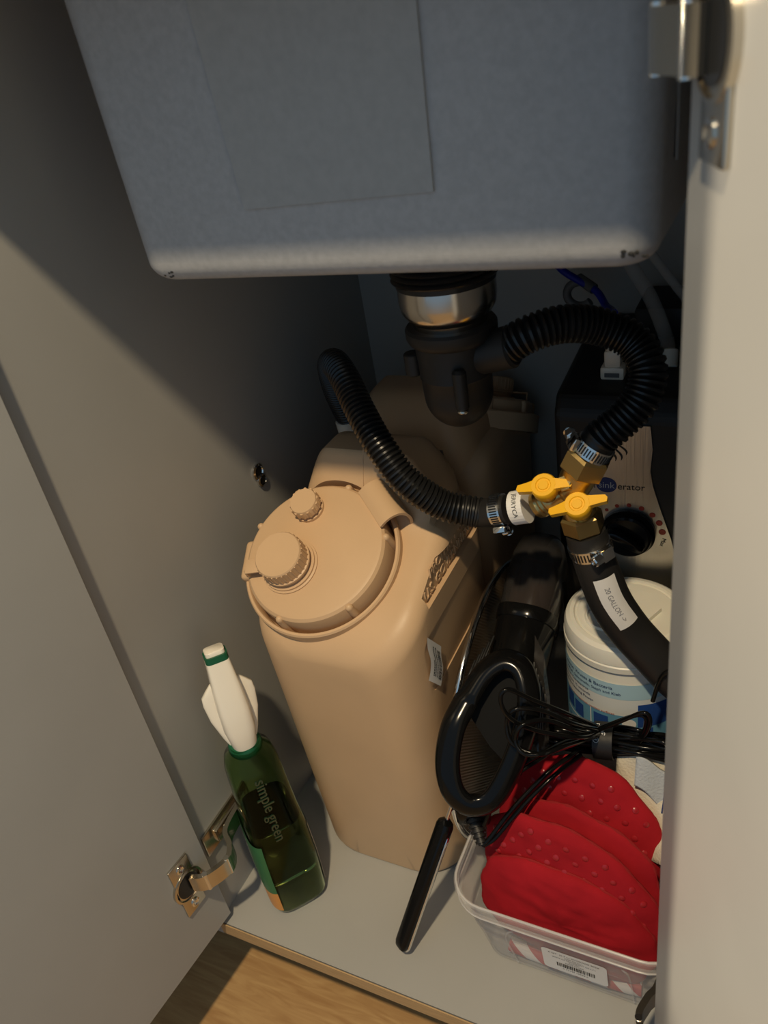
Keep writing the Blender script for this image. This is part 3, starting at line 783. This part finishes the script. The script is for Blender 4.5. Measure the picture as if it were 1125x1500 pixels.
obj('handle_trim', handle_part(.032, Lh + .0012, .0086, .0022, -.001), 'chrome', hd_o, label='chrome edge trim')

# ------------------------------------------------------------------ hand vacuum
hv = thing('hand_vacuum', 'glossy black handheld vacuum with coiled cord between jerrycan and canister', 'vacuum', (.265, .18, .15))
A0, A1 = V((.2665, .132, .188)), V((.2675, .300, .294))
ax = (A1 - A0).normalized(); sx = V((1, 0, 0)); sx = (sx - ax * sx.dot(ax)).normalized(); sz = sx.cross(ax).normalized()
if sz.z < 0: sz = -sz
def ring(t, wx, wu, wd, n=36, p=.8, cx=0):
    c = A0 + ax * t; o = []
    for j in range(n):
        a = 2 * PI * j / n; ca, sa = math.cos(a), math.sin(a)
        o.append(c + sx * (cx + wx * math.copysign(abs(ca) ** p, ca)) + sz * ((wu if sa > 0 else wd) * math.copysign(abs(sa) ** p, sa)))
    return o
hs = [(.026, .012, .010, .012), (.030, .018, .016, .02), (.040, .021, .026, .03), (.06, .023, .033, .04), (.09, .0245, .034, .045), (.12, .0255, .031, .045), (.128, .026, .0295, .045)]
obj('motor_housing', loft([ring(*h) for h in hs]), 'gloss', hv)
db = [(.128, .0255, .029, .044), (.135, .0265, .030, .045), (.165, .0265, .030, .046), (.19, .0255, .028, .044), (.205, .0215, .024, .036), (.212, .015, .016, .026)]
obj('dust_bowl', loft([ring(*h) for h in db]), 'smoke', hv, label='smoked clear dust bowl')
obj('bowl_collar', loft([ring(*h) for h in ((.124, .0270, .031, .046), (.126, .0275, .0316, .047), (.134, .0275, .0316, .047), (.136, .0270, .031, .046))]), 'gloss', hv)
obj('bowl_filter', loft([ring(*h) for h in ((.136, .020, .018, .03), (.160, .020, .018, .03), (.185, .016, .014, .024))]), mat('rust brown filter', (.10, .035, .012), .8), hv, label='brown filter inside the bowl')
# loop handle rising over the housing
HPt = [V((.238, .150, .236)), V((.232, .128, .222)), V((.2315, .109, .199)), V((.238, .099, .176)), V((.252, .099, .163)), V((.269, .109, .166)), V((.281, .127, .187)), V((.289, .146, .214)), V((.290, .166, .238)), V((.280, .182, .254)), V((.264, .184, .259)), V((.249, .172, .252))]
HPt = [p + (V((.45875, -.30496, .75)) - p) * .045 for p in HPt]
cl = catmull(HPt + [HPt[0]], 8)[:-1]
obj('loop_handle', sweep(cl, lambda i: .0108, 20, closed=True, flat=.62, up=(0, -.6, .8)), 'gloss', hv, label='glossy black loop handle')
wb = [HPt[0].lerp(HPt[1], .3)] + [HPt[k] for k in (11, 10, 9, 8, 7, 6)] + [HPt[6].lerp(HPt[1], .45) + V((0, .004, .004))]
vd = V((.03, .55, -.80)).normalized()
obj('rear_cover', poly_prism([p + vd * .014 for p in wb], vd * .024), mat('soft black', (.006, .006, .006), .6, spec=.12), hv, ang=60)
b = MB()
for i in range(5):
    q0 = V((.2335 + .0035 * i, .146 + .004 * i, .2375 + .0045 * i)); q1 = q0 + V((-.004, .028, .028)); q1 = q0 + V((.004, .034, .018))
    b.merge(sweep([q0, q0.lerp(q1, .5) + V((0, 0, .002)), q1], .0011, 8))
obj('vent_rib', b, 'black', hv, label='row of vent slots')
# cord boss and strain relief
b = box((.252, .104, .152), (.030, .020, .022), Matrix.Rotation(.3, 4, 'Z'), .004, 3)
obj('cord_boss', b, 'gloss', hv)
r0, r1 = V((.253, .100, .150)), V((.2665, .082, .137)); pr = []
Lr = (r1 - r0).length
for i in range(6): pr += [(.0085 - .0007 * i, Lr * i / 6), (.0085 - .0007 * i, Lr * (i + .55) / 6), (.0062 - .0006 * i, Lr * (i + .6) / 6), (.0062 - .0006 * i, Lr * (i + .95) / 6)]
obj('strain_relief', lathe(pr, 24, r0, r1 - r0), 'blackm', hv, ang=30, label='ribbed black strain relief')
# translucent ridged nozzle to the right of the housing
nz = [V((.289, .190, .262)), V((.300, .178, .252)), V((.309, .158, .222)), V((.309, .150, .196)), V((.300, .150, .186)), V((.291, .160, .206))]
obj('crevice_nozzle', poly_prism(nz, (-.004, .018, .010)), 'smoke', hv, False, label='smoked ridged nozzle')
b = MB()
for i in range(6): b.merge(sweep([V((.290 + .0025 * i, .186 - .003 * i, .261 - .004 * i)), V((.293 + .0024 * i, .163 - .0015 * i, .214 - .002 * i))], .0006, 6))
obj('nozzle_ridge', b, 'greyp', hv)

# ------------------------------------------------------------------ cord bundle (belongs to the vacuum)
cord = MB(); SC = V((.342, .189, .178))
bx = V((1, .06, .10)).normalized(); by = V((0, -.60, .80)); bz = bx.cross(by)
random.seed(21)
for k in range(11):
    la = .056 + random.uniform(-.014, .014); ra = .055 + random.uniform(-.01, .014); oy = random.uniform(-.007, .007); oz = random.uniform(-.009, .009)
    ha = random.uniform(.009, .017); hb_ = random.uniform(.010, .022); tl = random.uniform(-.25, .25)
    pts = []
    for j in range(28):
        a = 2 * PI * j / 28; ca, sa = math.cos(a), math.sin(a)
        x = (ra if ca > 0 else la) * math.copysign(abs(ca) ** .8, ca)
        pin = min(1, abs(x) / .035); hgt = (.004 + ((ha if ca > 0 else hb_ * 1.2) - .004) * pin)
        pts.append(SC + bx * x + by * (oy * (.5 + .5 * (1 - pin)) + hgt * sa + tl * x * .25) + bz * (oz + .004 * math.sin(a * 2 + k)))
    cord.merge(sweep(catmull(pts + [pts[0]], 4)[:-1], .0019, 8, closed=True))
obj('coiled_cord', cord, 'gloss', hv, ang=60, label='coil of thin black cord')
loose = [
 [(.2665, .082, .137), (.273, .088, .144), (.284, .104, .158), (.297, .122, .170), (.312, .140, .182), (.33, .165, .186)],
 [(.2672, .083, .1355), (.276, .089, .1415), (.288, .104, .155), (.300, .120, .1665), (.316, .14, .178), (.334, .165, .183)],
 [(.342, .182, .196), (.358, .180, .212), (.371, .180, .224), (.380, .180, .232), (.386, .18, .232), (.3875, .18, .222), (.384, .182, .206), (.378, .186, .190)],
 [(.340, .182, .196), (.356, .182, .210), (.369, .182, .221), (.379, .182, .2275), (.384, .182, .224), (.382, .184, .206), (.374, .188, .188)],
 [(.350, .186, .186), (.37, .186, .192), (.387, .182, .200), (.398, .18, .203), (.409, .18, .199)],
 [(.35, .188, .182), (.372, .188, .186), (.39, .186, .190), (.41, .184, .189)],
 [(.342, .185, .200), (.3204, .165, .2299), (.2983, .15, .2538), (.2822, .14, .2708), (.2764, .135, .2647), (.2817, .135, .2441), (.3008, .145, .2233), (.3329, .165, .2039), (.345, .186, .192)],
 [(.345, .185, .196), (.3275, .165, .2189), (.3035, .15, .2434), (.2846, .14, .2479), (.2791, .135, .2336), (.2854, .13, .2178), (.3074, .13, .2127), (.325, .15, .2074), (.345, .186, .188)],
 [(.345, .183, .192), (.3302, .165, .2114), (.3087, .15, .2328), (.293, .135, .2379), (.2875, .13, .2227), (.2973, .125, .2148), (.316, .14, .2087), (.342, .178, .194)],
 [(.345, .182, .184), (.3238, .165, .1967), (.3118, .135, .2128), (.2973, .115, .2136), (.2834, .1, .2007), (.2690, .088, .160)],
 [(.345, .180, .182), (.3207, .165, .1913), (.3101, .13, .2094), (.2955, .11, .2086), (.2805, .098, .1934), (.2680, .086, .157)]]
loose = [[V(q) + (campos - V(q)) * (.055 if 6 <= k <= 8 and 0 < j < len(L_) - 1 else 0) for j, q in enumerate(L_)] for k, L_ in enumerate(loose)]
b = MB()
for L_ in loose: b.merge(sweep(resample(catmull(L_, 10), .0025), .0019, 8))
obj('loose_cord', b, 'gloss', hv, ang=60, label='loose cord ends and loops')
obj('cord_loop', sweep(resample(catmull([(.388, .188, .240), (.3915, .190, .258), (.396, .190, .271), (.402, .190, .276), (.410, .190, .276)], 10), .0025), .0019, 8), 'gloss', hv, ang=60)
stx = bx; ringp = []
for i in range(24):
    a = 2 * PI * i / 24; ringp.append(SC + bx * .006 + by * (.0175 * math.cos(a)) + bz * (.0165 * math.sin(a)))
wd = .0085
rg = [[p + bx * wd, p - bx * wd] for p in ringp]
b = MB(); vs = []
for s, rr_ in ((1, 1), (-1, 1), (-1, .92), (1, .92)):
    vs.append([SC + bx * (.006 + s * wd) + (p - SC - bx * .006) * rr_ for p in ringp])
sp_ = obj('cable_strap', loft(vs, True, False, False, loop=True), 'rubber', hv, ang=50, label='black fabric strap with white symbols')
nn = (by * .55 - bz * -.84)
vdir = (campos - SC).normalized(); vdir = (vdir - bx * vdir.dot(bx)).normalized(); ud = vdir.cross(bx)
if ud.z < 0: ud = -ud
def strap_text(s, size, v, u):
    t = text2d(s, size)
    out = []
    for p in t.v:
        a = (v + p.x) / .0172
        out.append(SC + bx * (.006 + u + p.y) + (vdir * math.cos(a) - ud * math.sin(a)) * .01835)
    t.v = out; return t
obj('strap_print', strap_text('FCC \u24d8', .0058, -.006, -.0045).merge(strap_text('C\u20ac', .0068, -.008, .0005)).merge(strap_text('UL', .004, -.013, .0050)), 'whiteprint', sp_, False)

# ------------------------------------------------------------------ clear tub
tb = thing('storage_tub', 'clear plastic storage tub holding red mitts at front right', 'tub', (.34, .16, 0))
TX0, TX1, TY0, TY1, TZ = .2395, .4365, .043, .262, .103
def tubring(k_, z, extra=0):   # k_ 0 floor, 1 rim
    f0 = (.2635, .4165, .063, .182); f1 = (.2445, .4315, .0485, .194)
    a = [f0[i] + (f1[i] - f0[i]) * k_ for i in range(4)]
    return rrect(a[0] - extra, a[1] + extra, a[2] - extra, a[3] + extra, .018 + .010 * k_ + extra, z, 7)
outer = [tubring(0.0, .0012, -.004), tubring(.02, .0022, -.001), tubring(.06, .006), tubring(.55, .052), tubring(.56, .053, .0008), tubring(.90, .088, .0008), tubring(.92, .0885, .0042), tubring(1, .0995, .0046), tubring(1, .1025, .0042), tubring(1, .103, .0022)]
inner = [tubring(1, .1015, -.0002), tubring(.92, .091, -.0006), tubring(.55, .052, -.0014), tubring(.06, .0065, -.0016), tubring(.02, .0030, -.003)]
obj('tub_shell', loft(outer + inner, True, True, True), 'tub', tb, ang=30)
b = sweep(tubring(1, .1032, .0022) , .0011, 8, closed=True); b.merge(sweep(tubring(.90, .0885, .0042), .0009, 8, closed=True))
obj('rim_bead', b, mat('clear rim bead', (.75, .73, .70), .2, alpha=.55), tb, label='bright rim edges')
# raised front panel outline and label
def tf(x, z): # front wall point
    k_ = z / .0995; return V((x, .063 + (.0485 - .063) * k_ - .0010, z))
out = [tf(*p) for p in ((.296, .010), (.290, .050), (.292, .066), (.298, .074), (.306, .078), (.380, .078), (.390, .072), (.395, .060), (.398, .012))]
obj('panel_ridge', sweep(catmull(out, 6), .0009, 8), M['tub'], tb)
lx0, lx1, lz0, lz1 = .322, .377, .026, .066
qq = rrect(lx0, lx1, lz0, lz1, .004, 0, 5)
lb = obj('product_label', MB().add([tf(p.x, p.y) + V((0, -.0006, 0)) for p in qq], [tuple(range(len(qq)))]), 'white', tb, False, label='white barcode label')
def tub_text(s, size, x, z):
    t = text2d(s, size); t.v = [tf(x + p.x, z + p.y) + V((0, -.0009, 0)) for p in t.v]; return t
b = tub_text('6 QT. (5.7 L) STORAGE BOX', .0035, .3495, .0605); b.merge(tub_text('CAJA DE 5,7 L', .0026, .3495, .0565)); b.merge(tub_text('BOITE DE RANGEMENT DE 5,7 L', .0026, .3495, .0532)); b.merge(tub_text('KASTEN', .0026, .3495, .0500)); b.merge(tub_text('MADE IN USA', .0026, .3495, .0468))
x = .334
while x < .366:
    h = random.choice((.0005, .0008, .0012)); b.add([tf(x, .0365) + V((0, -.0009, 0)), tf(x + h, .0365) + V((0, -.0009, 0)), tf(x + h, .0440) + V((0, -.0009, 0)), tf(x, .0440) + V((0, -.0009, 0))], [(0, 1, 2, 3)]); x += h + random.choice((.0005, .0008))
b.merge(tub_text('0 73149 16558 6', .0032, .3495, .0330))
obj('label_print', b, 'print', lb, False)

# twisted cord lying in the bottom of the tub
sc_ = obj('striped_cord', sweep(catmull([(.285, .0725, .0125), (.31, .0720, .0115), (.345, .0715, .0115), (.38, .0715, .0115), (.402, .0730, .0125)], 10), .0065, 16), 'stripe')
sc_['label'] = 'red and white striped cord along the bottom of the clear tub'; sc_['category'] = 'cord'

# ------------------------------------------------------------------ mitts
def lobe(c, a, u, T, seed, crease=.0, nr=22, na=56):
    c, a, u = V(c), V(a), V(u); n = a.cross(u).normalized()
    if n.y > 0: n = -n
    def pt(r, ph, s):
        x, y = r * math.cos(ph), r * math.sin(ph)
        if y < 0: x /= max(.45, math.sqrt(1 - y * y)) ** .75
        prof = math.sqrt(max(0, 1 - r ** 4.0))
        wob = noise.noise(V((x * 2.2 + seed, y * 2.2, s * 3))) * .30 + noise.noise(V((x * 6 + seed, y * 6, s * 3 + 5))) * .20 + noise.noise(V((x * 3 + seed, y * 16, s * 3 + 9))) * .10
        h = T * prof * (1 + wob * .8) - crease * T * math.exp(-((r - .80) / .05) ** 2) * .25
        edge = 1 + .02 * math.sin(ph * 5 + seed) + .012 * math.sin(ph * 11 + seed * 2)
        bow = -.10 * u.length * x * x
        return c + a * (x * edge) + u * (y * edge) + n * (s * h + bow)
    b = MB(); rings = []
    for i in range(nr + 1): rings.append([pt(1 - (1 - math.cos(0)) if i == 0 else math.sin(PI / 2 * i / nr), 2 * PI * j / na, 1) if i else pt(1e-3, 2 * PI * j / na, 1) for j in range(na)])
    for i in range(nr - 1, -1, -1): rings.append([pt(max(1e-3, math.sin(PI / 2 * i / nr)), 2 * PI * j / na, -1) for j in range(na)])
    return loft(rings), pt, n
def mitt(label, lobes, loc):
    t = thing('oven_mitt', label, 'oven mitt', loc, 'red oven mitts in the clear tub')
    for nm, c, a, u, T, seed, dots in lobes:
        b, pt, n = lobe(c, a, u, T, seed)
        p = obj(nm, b, 'red', t, ang=80)
        obj('edge_piping', sweep([pt(.985, 2 * PI * j / 90, 1) * .5 + pt(.985, 2 * PI * j / 90, -1) * .5 for j in range(90)], lambda i: .0014 + .0004 * math.sin(i * 2.1), 8, closed=True), 'seam', p)
        if dots:
            d = MB(); row = 0
            for yy in [.08 + .17 * i for i in range(6)]:
                row += 1
                for xx in [-.9 + .2 * j + (.1 if row % 2 else 0) for j in range(10)]:
                    if xx * xx + yy * yy < .86:
                        r = math.hypot(xx, yy); ph = math.atan2(yy, xx); q = pt(r, ph, 1); nn_ = (pt(r + .02, ph, 1) - q).cross(pt(r, ph + .02, 1) - q).normalized()
                        if nn_.dot(n) < 0: nn_ = -nn_
                        x_, y_, z_ = frame(nn_)
                        bb = lathe([(.0030, -.0002), (.0028, .0006), (.0018, .0011), (.0001, .0013)], 10, q, nn_); d.merge(bb)
            obj('silicone_dot', d, 'silicone', p, label='small raised silicone dots', stuff=True)
    return t
mitt('red quilted oven mitt at the back of the tub, nearest the cord', [
    ('upper_pad', (.331, .139, .106), (.076, -.006, .002), (0, .026, .072), .0118, 1.3, True),
    ('lower_pad', (.341, .111, .100), (.070, -.008, -.006), (0, .017, .056), .0075, 4.1, False)], (.335, .13, .03))
mitt('red quilted oven mitt at the front of the tub, nearest the label', [
    ('upper_pad', (.336, .093, .095), (.079, -.008, -.016), (0, .013, .062), .0096, 7.7, True),
    ('lower_pad', (.335, .0795, .074), (.077, -.003, -.010), (0, .009, .051), .0112, 2.4, False)], (.335, .08, .02))

# ------------------------------------------------------------------ towel
tw = thing('dish_towel', 'cream dish towel with a bluish shaded fold behind the red mitts', 'towel', (.39, .16, .1))
g = []
for i in range(26):
    row = []
    for j in range(26):
        u = i / 25; v = j / 25
        x = .360 + .070 * u; y = .190 - .085 * v * (.3 + .7 * u)
        z = .178 - .050 * v + .012 * math.sin(u * 5 + v * 2.5) - .02 * (1 - u) * v + .006 * noise.noise(V((u * 4, v * 4, 2)))
        row.append(V((x, y, z)))
    g.append(row)
o = obj('cream_fold', loft(g, False, False, False), 'towel', tw, ang=80); md = o.modifiers.new('s', 'SOLIDIFY'); md.thickness = .004
g = []
for i in range(20):
    row = []
    for j in range(20):
        u = i / 19; v = j / 19
        row.append(V((.378 + .040 * u, .178 - .012 * v, .160 - .02 * u * v - .022 * v + .006 * math.sin(u * 6 + 1) + .016)))
    g.append(row)
o = obj('shaded_fold', loft(g, False, False, False), 'towelshade', tw, ang=80, label='inner fold with bluish shade painted in'); md = o.modifiers.new('s', 'SOLIDIFY'); md.thickness = .003
b = MB()
for q in (0, .004): b.merge(sweep([V((.404 + q, .172, .188)), V((.405 + q, .155, .181)), V((.405 + q, .135, .170))], .0007, 6))
obj('stitched_stripe', b, 'navy', tw)

# ------------------------------------------------------------------ spray bottle
sb = thing('spray_bottle', 'green spray bottle with white trigger head beside the left wall', 'bottle', (.051, .066, 0))
BC = V((.0515, .0655, 0)); ex = V((.62, .78, 0)).normalized(); ey = V((-.78, .62, 0)).normalized()   # ex along the narrow face seen, ey towards the wall
def bring(z, hx_, hy_, p=.55, cx=0, cy=0, n=48):
    o = []
    for j in range(n):
        a = 2 * PI * j / n; ca, sa = math.cos(a), math.sin(a)
        o.append(BC + V((0, 0, z)) + ex * (cx + hx_ * math.copysign(abs(ca) ** p, ca)) + ey * (cy + hy_ * math.copysign(abs(sa) ** p, sa)))
    return o
prof = [(.0010, .024, .028), (.003, .0275, .0315), (.010, .0295, .034), (.060, .0300, .034), (.105, .0288, .0330), (.118, .0276, .0322), (.130, .0268, .0314), (.146, .0262, .0304), (.168, .0256, .0290), (.188, .0246, .0270), (.199, .0222, .0240), (.207, .0165, .0170), (.216, .0140, .0140)]
def P_(z):
    for a, b in zip(prof, prof[1:]):
        if a[0] <= z <= b[0]:
            t_ = (z - a[0]) / (b[0] - a[0]); return a[1] + (b[1] - a[1]) * t_, a[2] + (b[2] - a[2]) * t_
    return prof[-1][1:]
def pw(z): return .5 if z < .11 else (.5 + (z - .11) * 4 if z < .2 else .9)
outer = [bring(z, hx_, hy_, pw(z)) for z, hx_, hy_ in prof]
inner = [bring(z, hx_ - .0012, hy_ - .0012, pw(z)) for z, hx_, hy_ in reversed(prof)]
inner[-1] = bring(.0025, .022, .026)
obj('bottle_shell', loft(outer + inner), 'bottle', sb, ang=60, label='transparent green bottle')
lz = [z for z in (.0042, .006, .012, .03, .06, .09, .108, .116, .119)]
obj('liquid', loft([bring(z, P_(z)[0] - .0018, P_(z)[1] - .0018, pw(z)) for z in lz]), 'liquid', sb, ang=60, label='liquid filling the lower half, with a painted brown reflection')
# side labels (broad faces), slightly proud
def side_label(sgn, z0, z1, a0, a1, m, name, lift=.0006, lab_=None, par=None):
    rows = []
    for i in range(9):
        z = z0 + (z1 - z0) * i / 8; hx_, hy_ = P_(z)
        row = []
        for j in range(13):
            a = a0 + (a1 - a0) * j / 12; ca, sa = math.cos(a), math.sin(a); p = pw(z)
            row.append(BC + V((0, 0, z)) + ex * sgn * ((hx_ + lift) * math.copysign(abs(ca) ** p, ca)) + ey * ((hy_ + lift) * math.copysign(abs(sa) ** p, sa)))
        rows.append(row)
    return obj(name, loft(rows, False, False, False), m, par or sb, ang=60, label=lab_)
fl_ = side_label(-1, .012, .040, -1.05, .62, 'orange', 'front_label', lab_='orange and green printed label facing left')
side_label(-1, .040, .110, -1.05, .62, 'lblgreen', 'label_panel', .0008, par=fl_)
side_label(1, .012, .100, -.45, .62, 'lblwhite', 'back_label', lab_='pale label on the side facing the can')
def face_text(s, size, sgn, ang, z0, m, rot=False):
    t = text2d(s, size); out = []
    for p in t.v:
        q = p if not rot else V((p.y, -p.x, 0)); z = z0 + q.y; hx_, hy_ = P_(max(.002, min(.215, z)))
        # broad face at -ex: horizontal runs along ey
        out.append(BC + V((0, 0, z)) + ex * (sgn * (hx_ + .0012)) + ey * (q.x * (1 if sgn < 0 else -1) * -1 * -1))
    t.v = out; return t
obj('label_lettering', face_text('Simple', .013, -1, 0, .088, 0).merge(face_text('Green', .013, -1, 0, .070, 0)), 'whiteprint', fl_, False)
obj('label_lettering', face_text('ALL', .007, -1, 0, .032, 0), 'whiteprint', fl_, False)
# embossed vertical name on the narrow face towards the viewer (-ey)
t = text2d('simple green', .0155, 'CENTER', .0008); out = []
for p in t.v:
    z = .150 - p.x; hx_, hy_ = P_(z)
    out.append(BC + V((0, 0, z)) + ex * (p.y - .001) - ey * (hy_ + .0002 + p.z))
t.v = out
obj('embossed_lettering', t, mat('embossed green', (.018, .040, .022), .10, coat=1), sb, False)
# trigger head: hood leaning back, wings, collar, nozzle with green band
HB = BC + V((0, 0, .214)); hdir = V((-.135, .15, .98)).normalized()
obj('collar', lathe([(.0145, 0), (.0152, .002), (.0152, .008), (.0140, .010), (.0110, .011)], 32, HB - V((0, 0, .008)), (0, 0, 1)), 'greencap', sb, label='dark green screw collar')
hf = V((.75, -.66, 0)); hf = (hf - hdir * hf.dot(hdir)).normalized()          # towards viewer
hr = hdir.cross(hf); hr = -hr if hr.x < 0 else hr
def hring(t_, w_, dpt, off=0, p=.55, n=32):
    c = HB + hdir * t_ + hf * off; o = []
    for j in range(n):
        a = 2 * PI * j / n; ca, sa = math.cos(a), math.sin(a); o.append(c + hr * (w_ * math.copysign(abs(ca) ** p, ca)) + hf * (dpt * math.copysign(abs(sa) ** p, sa)))
    return o
hood = [(-.006, .0090, .010, .002, .9), (.002, .0115, .0125, .002, .8), (.020, .0142, .0140, .002, .65), (.040, .0140, .0130, .001, .5), (.060, .0128, .0115, -.001, .42), (.078, .0112, .0100, -.003, .38), (.087, .0105, .0094, -.004, .38)]
obj('trigger_hood', loft([hring(*h) for h in hood]), 'ivory', sb, ang=45, label='white spray head hood')
wing = [(-.004, .011, .006, -.002, .8), (.010, .0165, .0050, -.003, .6), (.030, .0222, .0045, -.004, .5), (.046, .0240, .0040, -.005, .5), (.054, .0232, .0038, -.005, .5), (.060, .0175, .0034, -.005, .5), (.064, .0135, .003, -.005, .6)]
obj('hood_wing', loft([hring(*h) for h in wing]), 'ivory', sb, ang=45)
obj('nozzle_band', loft([hring(t_, .0104, .0096, -.004, .4) for t_ in (.0868, .093)]), 'greencap', sb, ang=45, label='green nozzle band')
obj('nozzle', loft([hring(t_, w_, w_ * .85, -.004, .4) for t_, w_ in ((.0928, .0088), (.0965, .0088), (.0972, .0080))]), 'ivory', sb, ang=45)
tg_ = [HB + hdir * .030 - hf * .010, HB + hdir * .022 - hf * .026, HB + hdir * .002 - hf * .034, HB - hdir * .022 - hf * .030]
obj('trigger', sweep(catmull(tg_, 8), .0055, 14), 'ivory', sb)
